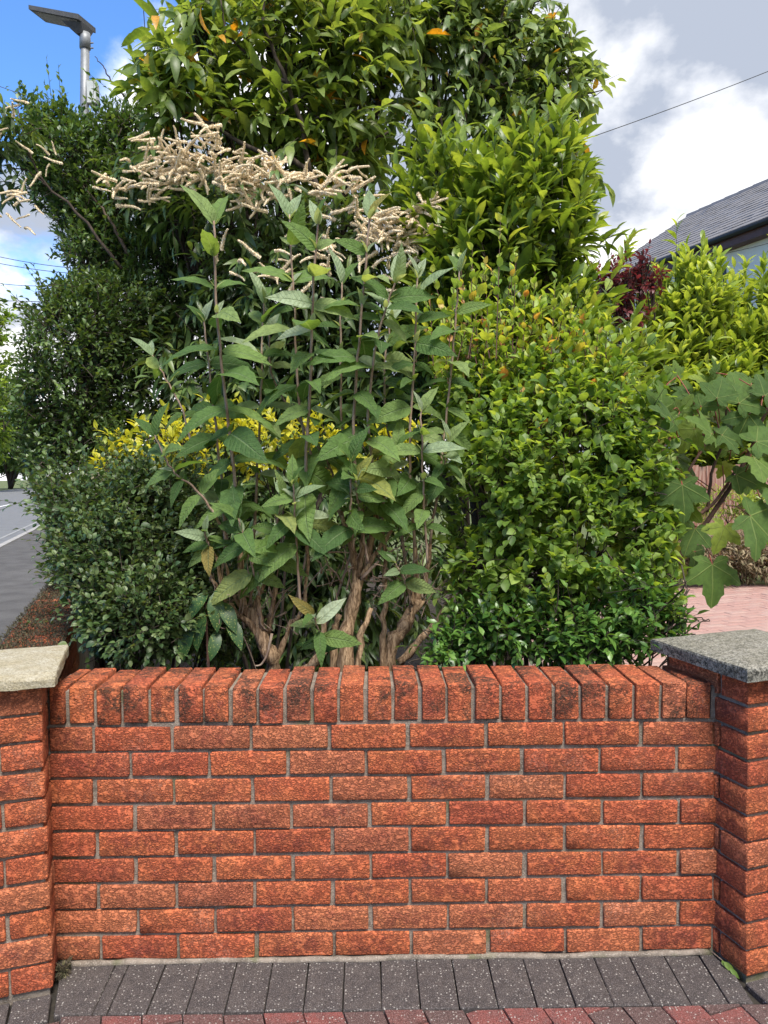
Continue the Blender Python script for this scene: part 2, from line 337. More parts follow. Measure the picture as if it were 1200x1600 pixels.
mobj('edge_line', [st(-2.75, -10, 0.005), st(-2.68, -10, 0.005), st(-2.68, 130, 0.005), st(-2.75, 130, 0.005)], [(0, 1, 2, 3)], mat_plain('worn_line', (0.2, 0.2, 0.2), (0.26, 0.26, 0.25), 4), rl)

# ------------------------------------------------------------------ bricks
def brick_mesh(name, L, D, H, mat, seed, rough=0.0007, r=0.0035):
    """rounded, slightly uneven brick centred on its origin"""
    g = np.random.default_rng(seed)
    ax = []
    for s_, k in ((L, max(2, int(L/0.05))), (D, 2), (H, 2)):
        h = s_/2; ax.append([-h]+list(np.linspace(-h+r, h-r, k+1))+[h])
    X, Y, Z = ax; idx = {}; V = []
    half = np.array([L, D, H])/2-r
    ph = g.random(9)*6.28
    def vert(i, j, k):
        if (i, j, k) in idx: return idx[(i, j, k)]
        p = np.array([X[i], Y[j], Z[k]]); c = np.clip(p, -half, half); d = p-c; m = np.linalg.norm(d)
        q = c+d/m*r if m > 1e-9 else p
        q = q+g.normal(0, rough, 3)+0.0007*np.sin(ph[:3]+p*np.array([23, 31, 37]))
        idx[(i, j, k)] = len(V); V.append(q); return idx[(i, j, k)]
    F = []; nx, ny, nz = len(X)-1, len(Y)-1, len(Z)-1
    for i in range(nx):
        for k in range(nz):
            F.append((vert(i, 0, k), vert(i+1, 0, k), vert(i+1, 0, k+1), vert(i, 0, k+1)))
            F.append((vert(i, ny, k), vert(i, ny, k+1), vert(i+1, ny, k+1), vert(i+1, ny, k)))
    for i in range(nx):
        for j in range(ny):
            F.append((vert(i, j, nz), vert(i+1, j, nz), vert(i+1, j+1, nz), vert(i, j+1, nz)))
            F.append((vert(i, j, 0), vert(i, j+1, 0), vert(i+1, j+1, 0), vert(i+1, j, 0)))
    for j in range(ny):
        for k in range(nz):
            F.append((vert(nx, j, k), vert(nx, j+1, k), vert(nx, j+1, k+1), vert(nx, j, k+1)))
            F.append((vert(0, j, k), vert(0, j, k+1), vert(0, j+1, k+1), vert(0, j+1, k)))
    return mesh_from(name, V, F, mat, smooth=True)
_bc = {}
def brick_pick(L, D, H, mat, nvar=6):
    key = (round(L, 3), D, H, mat.name, RNG.integers(nvar))
    if key not in _bc: _bc[key] = brick_mesh('brick', key[0], D, H, mat, len(_bc)+3)
    return _bc[key]

GA = 0.0768; JT = 0.0105; BH = GA-JT
TILT = 0.0132
wall = tag(empty('garden_wall', (0, 0, 0), (0, TILT, 0)), 'low orange-red brick garden wall with upright brick coping between the two capped pillars', 'wall')
offs = [-.8498, -.7452, -.8474, -.7357, -.845, -.7354, -.8458, -.7344, -.842]
for k, o0 in enumerate(offs):
    zc = 0.6475-GA*k
    js = [-0.984+JT/2]+[o0+0.225*j for j in range(8)]+[0.955]
    if k % 2 == 0: js[-1] = 0.945 if k else 0.938
    for a, b in zip(js[:-1], js[1:]):
        L = b-a-JT
        if L < 0.03: continue
        copy_obj('brick', brick_pick(L, 0.1025, BH, M_BRICK), wall, ((a+b)/2+RNG.normal(0, .0012), 0.051+RNG.normal(0, .0014), zc+RNG.normal(0, .0010)), (RNG.normal(0, .006), RNG.normal(0, .004), RNG.normal(0, .005)))
m = MB(); m.box((-0.985, 0.0095, -0.05), (0.975, 0.202, 0.6885)); m.box((-0.985, 0.011, 0.6885), (0.955, 0.201, 0.783)); m.build('mortar', M_MORTAR, wall)
# mortar fillet along the foot of the wall
pts = [(x, -0.004+0.003*math.sin(x*9), -0.0075+0.0015*math.sin(x*23)) for x in np.linspace(-0.95, 0.93, 60)]
MB().tube(pts, 0.0095, 6, 0.18).build('mortar_fillet', M_MORTAR, wall, True)
MB().hexa([(0.925, 0.004, 0.69), (0.962, 0.008, 0.69), (0.962, 0.16, 0.69), (0.925, 0.16, 0.69), (0.928, 0.006, 0.776), (0.96, 0.01, 0.786), (0.96, 0.16, 0.782), (0.928, 0.16, 0.776)]).build('mortar_patch', M_MORTAR, wall)
cj = [-0.972]+[-0.9195+0.0772*k for k in range(24)]+[0.929]
for a, b in zip(cj[:-1], cj[1:]):
    L = b-a-0.0105
    copy_obj('coping_brick', brick_pick(L if L < .06 else 0.0667, 0.215, 0.104, M_COPE, 7), wall, ((a+b)/2, 0.1075+RNG.normal(0, .003), 0.744+RNG.normal(0, .0017)), (RNG.normal(0, .008), RNG.normal(0, .010), RNG.normal(0, .011)), (1, 1, 1))

def pillar(name, centre, zb, label, mat_cap, cap_t, n=11, flip=0, cap_name='cap', mat_side=None):
    p = tag(empty(name, (centre[0], centre[1], zb), (0, 0, TH)), label, 'pillar', 'brick gate pillars')
    S = 0.328; h = S/2; a = 0.215; b = 0.1025
    for k in range(n):
        z = GA*(k+0.5)
        quad = [((-h, -h), (a, b)), ((h-b, -h), (b, a)), ((h-a, h-b), (a, b)), ((-h, h-a), (b, a))]
        for (x, y), (dx, dy) in quad:
            cx, cy = x+dx/2, y+dy/2
            if (k+flip) % 2: cx = -cx
            L = max(dx, dy); rz = 0 if dx > dy else math.pi/2
            copy_obj('brick', brick_pick(L, b, BH, M_BRICK), p, (cx+RNG.normal(0, .001), cy+RNG.normal(0, .001), z+RNG.normal(0, .0008)), (RNG.normal(0, .004), RNG.normal(0, .004), rz+RNG.normal(0, .004)))
    MB().box((-h+.0105, -h+.0105, -0.04), (h-.0105, h-.0105, GA*n+.003)).build('mortar', M_MORTAR, p)
    # weathered concrete cap, slightly uneven
    c = h+0.038; t0 = GA*n+0.003; xs = np.linspace(-c, c, 13); V = []; F = []
    for j, y in enumerate(xs):
        for i, x in enumerate(xs):
            e = min(c-abs(x), c-abs(y)); V.append((x+RNG.normal(0, .0012), y+RNG.normal(0, .0012), t0+cap_t-(0.005 if e < 1e-6 else 0)+min(e, 0.15)*0.03+RNG.normal(0, .0005)))
    N = 13
    F += [(j*N+i, j*N+i+1, (j+1)*N+i+1, (j+1)*N+i) for j in range(N-1) for i in range(N-1)]
    ring = [i for i in range(N)]+[j*N+N-1 for j in range(1, N)]+[(N-1)*N+i for i in range(N-2, -1, -1)]+[j*N for j in range(N-2, 0, -1)]
    b0 = len(V)
    for r_ in ring: q = V[r_]; V.append((q[0]*1.01+RNG.normal(0, .0006), q[1]*1.01+RNG.normal(0, .0006), q[2]-0.006))
    b1 = len(V)
    for r_ in ring: q = V[r_]; V.append((q[0]*1.006+RNG.normal(0, .0008), q[1]*1.006+RNG.normal(0, .0008), t0+abs(RNG.normal(0, .0011))))
    R = len(ring)
    for i in range(R):
        j = (i+1) % R; F.append((ring[i], b0+i, b0+j, ring[j])); F.append((b0+i, b1+i, b1+j, b0+j))
    F.append(tuple(b1+i for i in range(R))[::-1])
    co = mobj(cap_name, V, F, mat_cap, p, False); co.data.materials.append(mat_side or mat_cap)
    for pl_ in co.data.polygons:
        if pl_.index >= (N-1)*(N-1): pl_.material_index = 1
    return p
pillar('brick_pillar', SO, 0.003, 'brick pillar with pale buff concrete cap at the left end of the wall', M_CAP_L, 0.033, flip=0)
pc = np.array([0.984, -0.116])+0.164*SV+0.164*SU
pillar('brick_pillar', pc, -0.022, 'brick pillar with grey lichen-stained concrete cap at the right end of the wall', M_CAP_R, 0.042, flip=0, mat_side=mat_concrete('stained_concrete', (0.20, 0.19, 0.16), (0.30, 0.285, 0.25), (0.03, 0.03, 0.026), 1.0, 0.8))

# side wall along the footway
side = tag(empty('side_wall', (SO[0], SO[1], 0), (0, 0, TH)), 'low side wall with dark mossy brick coping running back beside the footway', 'wall')
MB().box((-0.069, 0.17, -0.03), (0.134, 7.0, 0.70)).build('mortar', M_MORTAR, side)
for k in range(9):
    for j in range(9):
        y0 = 0.18+0.225*j+(0.1125 if k % 2 else 0)
        copy_obj('brick', brick_pick(0.2145, 0.1025, BH, M_BRICK_OLD, 4), side, (-0.0235, y0+0.107, 0.033+GA*k), (0, 0, math.pi/2))
        if j < 5: copy_obj('brick', brick_pick(0.2145, 0.1025, BH, M_BRICK_OLD, 4), side, (0.0885, y0+0.107, 0.033+GA*k), (0, 0, math.pi/2))
for k in range(44):
    copy_obj('coping_brick', brick_pick(0.0667, 0.215, 0.104, M_COPE, 7), side, (0.033, 0.215+0.0772*k, 0.744+RNG.normal(0, .003)), (RNG.normal(0, .012), RNG.normal(0, .012), math.pi/2+RNG.normal(0, .012)))
po = at(148, 745, 1.9)
tag(MB().hexa([(po[0]-.04, 1.86, .79), (po[0]+.045, 1.86, .79), (po[0]+.045, 1.95, .79), (po[0]-.04, 1.95, .79), (po[0]-.035, 1.865, po[2]+.02), (po[0]+.04, 1.865, po[2]+.02), (po[0]+.04, 1.945, po[2]+.03), (po[0]-.035, 1.945, po[2]+.03)]).build('concrete_post', M_CAP_L), 'pale concrete post half hidden by the yellow-leaved shrub', 'post')

# ------------------------------------------------------------------ paving in front of the wall
bed = tag(mobj('paving', [(-2.2, -3.2, gz(-2.2, -3.2)-.02), (2.2, -3.2, gz(2.2, -3.2)-.02), (2.2, 0.01, gz(2.2, 0)-.02), (-2.2, 0.01, gz(-2.2, 0)-.02)], [(0, 1, 2, 3)], M_JOINT), 'block paving in front of the wall, charcoal border and red field', kind='structure')
def clip(poly, a, n):              # keep the side of the line through a that n points to
    out = []
    for i in range(len(poly)):
        p, q = poly[i], poly[(i+1) % len(poly)]; dp, dq = (p-a)@n, (q-a)@n
        if dp >= 0: out.append(p)
        if dp*dq < 0: out.append(p+(q-p)*dp/(dp-dq))
    return out
def area(poly): return 0.5*sum(poly[i-1][0]*poly[i][1]-poly[i][0]*poly[i-1][1] for i in range(len(poly)))
def paver(poly, mat, dz=0.0):
    A = area(poly)
    if abs(A) < 4e-4: return
    if A < 0: poly = poly[::-1]
    P = np.array(poly); c = P.mean(0); k = len(P); V = []; tx, ty = RNG.normal(0, .006), RNG.normal(0, .006)
    z0 = gz(c[0], c[1])+dz+RNG.normal(0, .0010)
    for s_, dz_ in ((0.965, 0.0), (0.992, -0.003), (1.0, -0.045)):
        for p in P:
            d = (p-c)*s_; z = z0+dz_-0.0132*d[0]+0.05*d[1]+tx*d[0]+ty*d[1]
            V.append((d[0]+RNG.normal(0, .0007), d[1]+RNG.normal(0, .0007), z-z0))
    F = [tuple(range(k))]
    for r_ in range(2):
        for i in range(k): j = (i+1) % k; F.append((r_*k+i, (r_+1)*k+i, (r_+1)*k+j, r_*k+j))
    o = link(bpy.data.objects.new('paver', mesh_from('paver', V, F, mat)), bed); o.location = (c[0], c[1], z0)
E_Y = -0.203                        # where the charcoal border meets the red field
LC = np.array([-0.931, -0.116]); RC = np.array([0.984, -0.116])
A2 = lambda *p: np.array(p, float)
edges = [-0.985, -0.915, -0.880]
x = -0.880+0.0
js = [-0.935, -0.795, -0.757]+[-0.757+0.1035*k for k in range(1, 17)]+[0.965]
for a, b in zip(js[:-1], js[1:]):
    lean = 0.0
    poly = [A2(a+.0012, E_Y+.003), A2(b-.0012, E_Y+.003), A2(b-.0012, -0.006), A2(a+.0012, -0.006)]
    poly = clip(poly, LC+0.01*SV, SV) if a < -0.6 else poly
    poly = clip(poly, RC-0.012*SV, -SV) if b > 0.6 else poly
    if len(poly) > 2: paver(poly, M_DARK)
# border blocks in front of both pillars, square to them
for k in range(5):
    o_ = LC-0.1035*(k+1)*SV
    paver([o_+.003*SV-.004*SU-0.10*SU*0-0.0*SV+(-.198)*SU*0.55, o_+.1005*SV-.198*SU*0.55, o_+.1005*SV-.006*SU, o_+.003*SV-.006*SU], M_DARK)
for k in range(4):
    o_ = RC+(0.1035*k-0.01)*SV
    paver([o_+.003*SV-.15*SU, o_+.1005*SV-.15*SU, o_+.1005*SV-.006*SU, o_+.003*SV-.006*SU], M_DARK)
for i in range(-22, 24):
    for j in range(-9, 9):
        o_ = A2(0.0, -0.30)+SV*(0.1015*i)+SU*(0.2035*j+(0.1 if i % 2 else 0.0)+0.03)
        poly = [o_+.0012*SV+.0012*SU, o_+.1003*SV+.0012*SU, o_+.1003*SV+.2023*SU, o_+.0012*SV+.2023*SU]
        poly = clip(poly, A2(0, E_Y-.002), A2(0, -1))
        if len(poly) > 2: poly = clip(poly, LC-0.115*SU, -SU) if poly[0][0] < -0.85 else poly
        if len(poly) > 2: poly = clip(poly, RC-0.155*SU, -SU) if poly[0][0] > 1.0 else poly
        if len(poly) > 2 and poly[0][1] > -0.62 and abs(poly[0][0]) < 1.7: paver(poly, M_RED)

# ------------------------------------------------------------------ drive behind, on the right
dr = sheet('driveway', [(1.35, 0.1), (6.5, 1.2), (7.5, 7.6), (2.0, 5.8), (0.9, 3.2), (0.7, 1.2)], mat_plain('drive_joint', (.17, .11, .095), (.23, .15, .13), 12), 0.003, 'pale pink block-paved drive behind the right pillar')
pk = [brick_mesh('paver', 0.198, 0.098, 0.05, M_PINK, 900+i, 0.0006, 0.004) for i in range(3)]
cells = []
for i in range(-5, 44):
    for j in range(-4, 60):
        p = A2(1.6, 2.2)+SV*(0.203*i+(0.1 if j % 2 else 0))+SU*0.103*j
        a_, b_, z_ = to_px((p[0], p[1], 0))
        if 1000 < a_ < 1212 and 915 < b_ < 1000 or (760 < a_ < 1040 and 985 < b_ < 1045): cells.append((z_, p))
cells.sort(key=lambda c: c[0])
for z_, p in cells[:300]:
    copy_obj('paver', pk[RNG.integers(3)], dr, (p[0], p[1], -0.012+RNG.normal(0, .0015)), (RNG.normal(0, .008), RNG.normal(0, .008), TH))

# ------------------------------------------------------------------ house behind the hedge
P1 = atz(1200, 338, 6.0); P2 = atz(954, 433, 6.0)
hu = unit(P2-P1); hv = np.array([hu[1], -hu[0], 0.0])      # hv points away from the road, into the house
if hv[0] < 0: hv = -hv
H0 = P1-hu*3.0; HL = float(np.linalg.norm(P2-P1))+3.0+1.4; PIT = math.radians(32); HD = 3.6
def hp(a, b, z): return H0+hu*a+hv*b+np.array([0, 0, z-6.0])
hs = tag(empty('house', (H0[0], H0[1], 0)), 'white rendered house with grey slate roof behind the laurel hedge', 'house'); HLoc = (H0[0], H0[1], 0)
def hbox(name, a0, a1, b0, b1, z0, z1, mat, parent=None):
    q = [hp(a0, b0, z0), hp(a1, b0, z0), hp(a1, b1, z0), hp(a0, b1, z0), hp(a0, b0, z1), hp(a1, b0, z1), hp(a1, b1, z1), hp(a0, b1, z1)]
    return MB().hexa(q).build(name, mat, parent or hs, loc=HLoc)
hbox('wall', 0.15, HL-0.15, 0.30, 2*HD-0.3, 0, 5.88, M_RENDER)
hbox('fascia', 0.0, HL, 0.05, 0.30, 5.72, 5.9, M_FASCIA)
g = MB(); g.tube([hp(-0.1, -0.01, 5.93), hp(HL+0.1, -0.01, 5.93)], 0.065, 10); g.build('gutter', M_GUTTER, hs, True, HLoc)
up = math.sin(PIT); cp = math.cos(PIT); SLOPE = HD/cp
def hr(a, s_, off=0.0): return hp(a, -0.02+s_*cp-off*up, 5.96+s_*up+off*cp)
q = [hr(0, 0, -.06), hr(HL, 0, -.06), hr(HL, SLOPE, -.06), hr(0, SLOPE, -.06), hr(0, 0, 0), hr(HL, 0, 0), hr(HL, SLOPE, 0), hr(0, SLOPE, 0)]
roof = MB().hexa(q).build('roof', M_SLATE, hs, loc=HLoc)
q = [hp(0, HD, 5.96+SLOPE*up-.07), hp(HL, HD, 5.96+SLOPE*up-.07), hp(HL, 2*HD, 5.9), hp(0, 2*HD, 5.9)]
mobj('rear_roof_slope', q, [(0, 1, 2, 3)], M_SLATE, hs, loc=HLoc)
for a_ in (0.15, HL-0.15): mobj('gable', [hp(a_, 0.3, 5.88), hp(a_, 2*HD-.3, 5.88), hp(a_, HD, 5.96+SLOPE*up-.3)], [(0, 1, 2)], M_RENDER, hs, loc=HLoc)
# slates: rows of thin plates, each lapping the row below
SLW, SLE = 0.30, 0.26
rows = int(SLOPE/SLE)
ex = unit(hr(1, 0)-hr(0, 0)); ey = unit(hr(0, 1)-hr(0, 0)); ez = np.cross(ex, ey)
if ez[2] < 0: ex = -ex; ez = np.cross(ex, ey)
smesh = []
for i in range(4):
    t = 0.016; L_ = SLE+0.07; g_ = RNG.normal(0, .004, (8, 3)); g_[:, 2] *= 0.5
    smesh.append(MB().hexa(np.array([(-.147, 0, .004), (.147, 0, .004), (.147, L_, -.012), (-.147, L_, -.012), (-.147, 0, .004+t), (.147, 0, .004+t), (.147, L_, -.012+t), (-.147, L_, -.012+t)])+g_))
smesh = [mesh_from('slate', m_.V, m_.F, M_SLATE) for m_ in smesh]
Rm = Matrix((tuple(ex), tuple(ey), tuple(ez))).transposed(); re_ = Rm.to_euler()
sl = []
for r_ in range(rows):
    for c_ in range(int(HL/SLW)+1):
        P = hr(min(HL-.15, (c_+0.5*(r_ % 2))*SLW+.15), r_*SLE, 0.012); a_, b_, z_ = to_px(P)
        sl.append((0 if (965 < a_ < 1215 and b_ < 420) else 1, z_, P))
sl.sort(key=lambda s_: (s_[0], s_[1]))
rest = MB()
for i, (v_, z_, P) in enumerate(sl):
    if i < 300: copy_obj('slate', smesh[i % 4], roof, P-np.array(HLoc), (re_.x+RNG.normal(0, .006), re_.y+RNG.normal(0, .006), re_.z))
    elif v_ == 0 or i < 700:
        k0 = len(rest.V)
        for v in smesh[i % 4].vertices: rest.V.append(tuple(P+ex*v.co.x+ey*v.co.y+ez*v.co.z))
        rest.F += [tuple(k0+q_ for q_ in pl.vertices) for pl in smesh[i % 4].polygons]
if rest.V: rest.build('slates', M_SLATE, roof, loc=HLoc)['kind'] = 'stuff'
rt = mesh_from('ridge_tile', *(lambda m_: (m_.V, m_.F))(MB().tube([(0, 0, 0), (0.44, 0, 0.012)], 0.125, 8)), M_SLATE)
for k in range(int(HL/0.45)):
    o = copy_obj('ridge_tile', rt, roof, hp(k*0.45, HD, 5.96+SLOPE*up-.045)-np.array(HLoc), (0, 0, math.atan2(hu[1], hu[0])))
# window: its upper corner shows above the hedge
def face(px, py):
    d = ray(px, py); n_ = hv; c_ = hp(0, 0.30, 0); t = ((c_-CAM)@n_)/(d@n_); return CAM+d*t
wa = face(1135, 419); s1 = float((wa-H0)@hu); zt = wa[2]
win = hbox('window', s1, s1+1.1, 0.285, 0.36, zt-1.2, zt, M_FRAME)
hbox('pane', s1+.07, s1+1.03, 0.275, 0.284, zt-1.13, zt-0.16, M_GLASS, win)
hbox('sill', s1-.06, s1+1.16, 0.18, 0.298, zt-1.27, zt-1.2, M_RENDER, win)

# ------------------------------------------------------------------ street lamp, wires, fence
LB = np.array([-3.41, 7.5, 0.0])
lp = tag(empty('street_lamp', LB), 'grey steel street lamp with flat head rising above the hedge', 'street lamp')
def lt(px, py, dy=0.0): return at(px, py, 7.5+dy)-LB
top = lt(133, 58)
m = MB(); m.tube([(0, 0, 0), (0, 0, 1.2), (0, 0, 1.25), lt(132, 165), lt(133, 72)], [.085, .085, .06, .054, .052], 12); m.build('pole', M_STEEL, lp, True)
m = MB(); m.tube([lt(133, 76), lt(133, 62), lt(133, 52)], [.066, .066, .06], 12); m.build('sleeve', M_STEEL, lp, True)
a_, b_ = lt(136, 33), lt(58, 18)
hd = np.array(b_)-np.array(a_); t = np.array([0, 0, -.055]); sw = np.array([0.05, .15, 0.0])
m = MB(); m.hexa([a_-sw+t*1.1, a_+sw+t*1.1, b_+sw*.9+t*.9, b_-sw*.9+t*.9, a_-sw, a_+sw, b_+sw*.9, b_-sw*.9]); h = m.build('lamp_head', M_LAMPH, lp)
m = MB(); c0 = a_+hd*.35; m.hexa([lt(124, 57)-sw*.4, lt(135, 55)-sw*.4, lt(135, 55)+sw*.4, lt(124, 57)+sw*.4, lt(106, 40)-sw*.7, lt(137, 42)-sw*.7, lt(137, 42)+sw*.7, lt(106, 40)+sw*.7]); m.build('bracket', M_LAMPH, lp)
m = MB(); e = a_+hd*.08; f2 = a_+hd*.96
m.hexa([e-sw*.8+t*1.15, e+sw*.8+t*1.15, f2+sw*.75+t*.97, f2-sw*.75+t*.97, e-sw*.8+t*1.05, e+sw*.8+t*1.05, f2+sw*.75+t*.9, f2-sw*.75+t*.9]); m.build('lens', mat_plain('lens_grey', (0.10, 0.10, 0.10), (0.08, 0.08, 0.08), 9, 0.3), h)
for yy in (68, 76): MB().tube([lt(133, yy), lt(146, yy-1)], .009, 6).build('bolt', M_STEEL, lp)
b0 = lt(146, 147); MB().box((b0[0]-.055, -.07, b0[2]-.13), (b0[0]+.05, .07, b0[2]+.13)).build('control_box', M_BOXG, lp)
b0 = lt(153, 162); m = MB(); m.tube([b0+np.array([0, 0, -.05]), b0+np.array([0, 0, .03])], .028, 8); m.build('sensor', M_LAMPH, lp)
for yy in (135, 140): MB().tube([lt(126, yy), lt(140, yy)], .058 if 0 else .012, 6).build('clamp', M_STEEL, lp)

def wire(pa, pb, sag, rad, label):
    t = np.linspace(0, 1, 24)[:, None]; P = np.asarray(pa)*(1-t)+np.asarray(pb)*t; P[:, 2] -= sag*4*(t*(1-t))[:, 0]
    tag(MB().tube(P, rad, 5).build('overhead_wire', M_WIRE), label, 'wire', 'overhead wires')
wire(at(860, 236, 9), at(1330, 58, 10.5), 0.05, 0.006, 'black overhead wire crossing the grey clouds at the right')
wire(at(219, -60, 9), at(233, 140, 9.3), 0.0, 0.006, 'black overhead wire dropping steeply through the blue sky beside the lamp')
wire(at(1090, 403, 9.5), at(1290, 352, 9.0), 0.05, 0.005, 'thin wire in front of the white house wall')
for a_, b_, tx in (((-40, 392), (130, 420), 'upper of the far thin wires at the left edge'), ((-40, 403), (130, 428), 'middle of the far thin wires at the left edge'), ((-40, 437), (90, 446), 'lowest of the far thin wires at the left edge')):
    wire(at(*a_, 28), at(*b_, 30), 0.1, 0.013, tx)

fa = at(1040, 729, 8.2); fn = tag(empty('wooden_fence', (fa[0], 8.2, 0)), 'weathered red-brown wooden board fence beyond the drive', 'fence')
bm_ = [mesh_from('board', *(lambda q: (q.V, q.F))(MB().box((-.048, -.012, 0), (.048, .012, fa[2]+dz))), M_FENCE) for dz in (0, .012, -.01)]
for k in range(34): copy_obj('board', bm_[k % 3], fn, (k*.1, RNG.normal(0, .004), 0), (0, 0, RNG.normal(0, .02)))
for z_ in (.4, fa[2]-.25): MB().box((-.05, .013, z_), (3.4, .05, z_+.07)).build('rail', M_FENCE, fn)

# ------------------------------------------------------------------ plants: leaves
def leaf_tmpl(ratio, a=0.8, b=1.0, n=4, fold=0.25, curl=0.15, wave=0.0, serr=0.0):
    """unit leaf along +y, upper side +z; returns vertices, faces and the vein value of each vertex"""
    V = [(0, 0, 0)]; W = [1.0]; F = []; rows = []
    for i in range(1, n):
        t = i/n; h = ratio*0.5*math.sin(math.pi*t**a)**b; z = -curl*t*t+0.04*math.sin(t*3.1)
        if serr and i % 2: h *= 1-serr
        wv = wave*math.sin(i*2.4)
        k = len(V); V += [(-h, t-0.03*(i % 2)*bool(serr), z+fold*h+wv), (0, t, z), (h, t-0.03*(i % 2)*bool(serr), z+fold*h-wv)]; W += [0, 1, 0]; rows.append(k)
    V.append((0, 1, -curl)); W.append(1.0); e = len(V)-1
    F += [(0, rows[0]+1, rows[0]), (0, rows[0]+2, rows[0]+1)]
    for p, q in zip(rows[:-1], rows[1:]): F += [(p, p+1, q+1, q), (p+1, p+2, q+2, q+1)]
    F += [(rows[-1], rows[-1]+1, e), (rows[-1]+1, rows[-1]+2, e)]
    return np.array(V), F, np.array(W)
def leaf_mesh(name, T, mat, smooth=True):
    me = mesh_from(name, T[0], T[1], mat, smooth); at_ = me.attributes.new('vein', 'FLOAT', 'POINT'); at_.data.foreach_set('value', T[2].astype(np.float32)); return me
def leaf_frames(A, N):
    A = unit(A); X = unit(np.cross(A, N)); Z = np.cross(X, A); return np.stack([X, A, Z], 1)     # rows are the leaf's own axes
def bulk_leaves(name, T, mat, P, A, N, L, parent, loc):
    V, F, W = T; R = leaf_frames(A, N); nv = len(V); k = len(P)
    X = (np.einsum('vi,nij->nvj', V, R)*L[:, None, None]+P[:, None, :]-np.asarray(loc)).reshape(-1, 3).astype(np.float32)
    sizes = np.array([len(f) for f in F]); flat = np.concatenate([np.array(f) for f in F])
    idx = (flat[None, :]+np.arange(k)[:, None]*nv).ravel().astype(np.int32)
    tot = np.tile(sizes, k); start = np.concatenate([[0], np.cumsum(tot)[:-1]]).astype(np.int32)
    me = bpy.data.meshes.new(name); me.vertices.add(len(X)); me.vertices.foreach_set('co', X.ravel())
    me.loops.add(len(idx)); me.loops.foreach_set('vertex_index', idx)
    me.polygons.add(len(tot)); me.polygons.foreach_set('loop_start', start); me.polygons.foreach_set('loop_total', tot.astype(np.int32))
    me.update(calc_edges=True); me.validate()
    at_ = me.attributes.new('vein', 'FLOAT', 'POINT'); at_.data.foreach_set('value', np.tile(W, k).astype(np.float32))
    me.materials.append(mat); me.shade_smooth()
    return link(bpy.data.objects.new(name, me), parent)

PLANTS = []
def sample_blobs(blobs, n, shell=0.55, front=0.3):
    C = np.array([at(b[0], b[1], b[2]) for b in blobs]); dep = np.array([b[2]-CAM[1] for b in blobs])
    R = np.stack([np.array([b[3] for b in blobs])*dep/FOC, np.array([b[5] for b in blobs]), np.array([b[4] for b in blobs])*dep/FOC], 1)
    wt = (R[:, 0]*R[:, 2]); k = RNG.choice(len(blobs), n, p=wt/wt.sum())
    d = unit(RNG.normal(size=(n, 3))); fl = (d[:, 1] > 0) & (RNG.random(n) < front*2); d[fl, 1] *= -1
    rr = shell+(1-shell)*RNG.random(n)**0.6; rr *= 1+RNG.normal(0, 0.07, n)
    P = C[k]+d*R[k]*rr[:, None]
    P[:, 2] = np.maximum(P[:, 2], 0.04)
    return P, unit(d/R[k]*R[k].mean(1, keepdims=True)), k, C, R
def twig_leaves(B, D, TL, nl, size, spread=0.9, droop=0.3, jit=0.35, opp=False, t0=0.15, sd=0.18, lift=1.0, taper=0.35):
    """leaves along twigs: base points, directions, lengths -> leaf arrays"""
    n = len(B); t = t0+(1-t0)*(np.arange(nl)+0.5)/nl
    a1 = unit(np.cross(D, RNG.normal(size=(n, 3)))); a2 = np.cross(D, a1)
    if opp: ph = (np.arange(nl)//2)*1.571+(np.arange(nl) % 2)*math.pi; t = t0+(1-t0)*((np.arange(nl)//2)+1)/(nl/2)
    else: ph = np.arange(nl)*2.4
    ph = ph[None, :]+RNG.random((n, 1))*6.28+RNG.normal(0, 0.3, (n, nl))
    bend = np.array([0, 0, -1.0])*droop*0.35
    P = B[:, None, :]+D[:, None, :]*(TL[:, None]*t)[:, :, None]+bend*(TL[:, None]*t*t)[:, :, None]
    side = a1[:, None, :]*np.cos(ph)[..., None]+a2[:, None, :]*np.sin(ph)[..., None]
    sp = spread*(1.15-0.75*t)[None, :, None]
    A = D[:, None, :]*np.cos(sp)+side*np.sin(sp)+RNG.normal(0, jit*0.5, (n, nl, 3))
    A[..., 2] -= droop*(0.6+0.8*RNG.random((n, nl)))
    A = unit(A); up = np.array([0, 0, 1.0])*lift
    N = up+side*0.35*(-1)+RNG.normal(0, jit, (n, nl, 3))+D[:, None, :]*0.5
    N = N-A*(N*A).sum(-1, keepdims=True)
    L = size*(1-taper*np.abs(t-0.45)*2*0.6)[None, :]*np.exp(RNG.normal(0, sd, (n, nl)))
    return P.reshape(-1, 3), A.reshape(-1, 3), unit(N).reshape(-1, 3), L.reshape(-1)
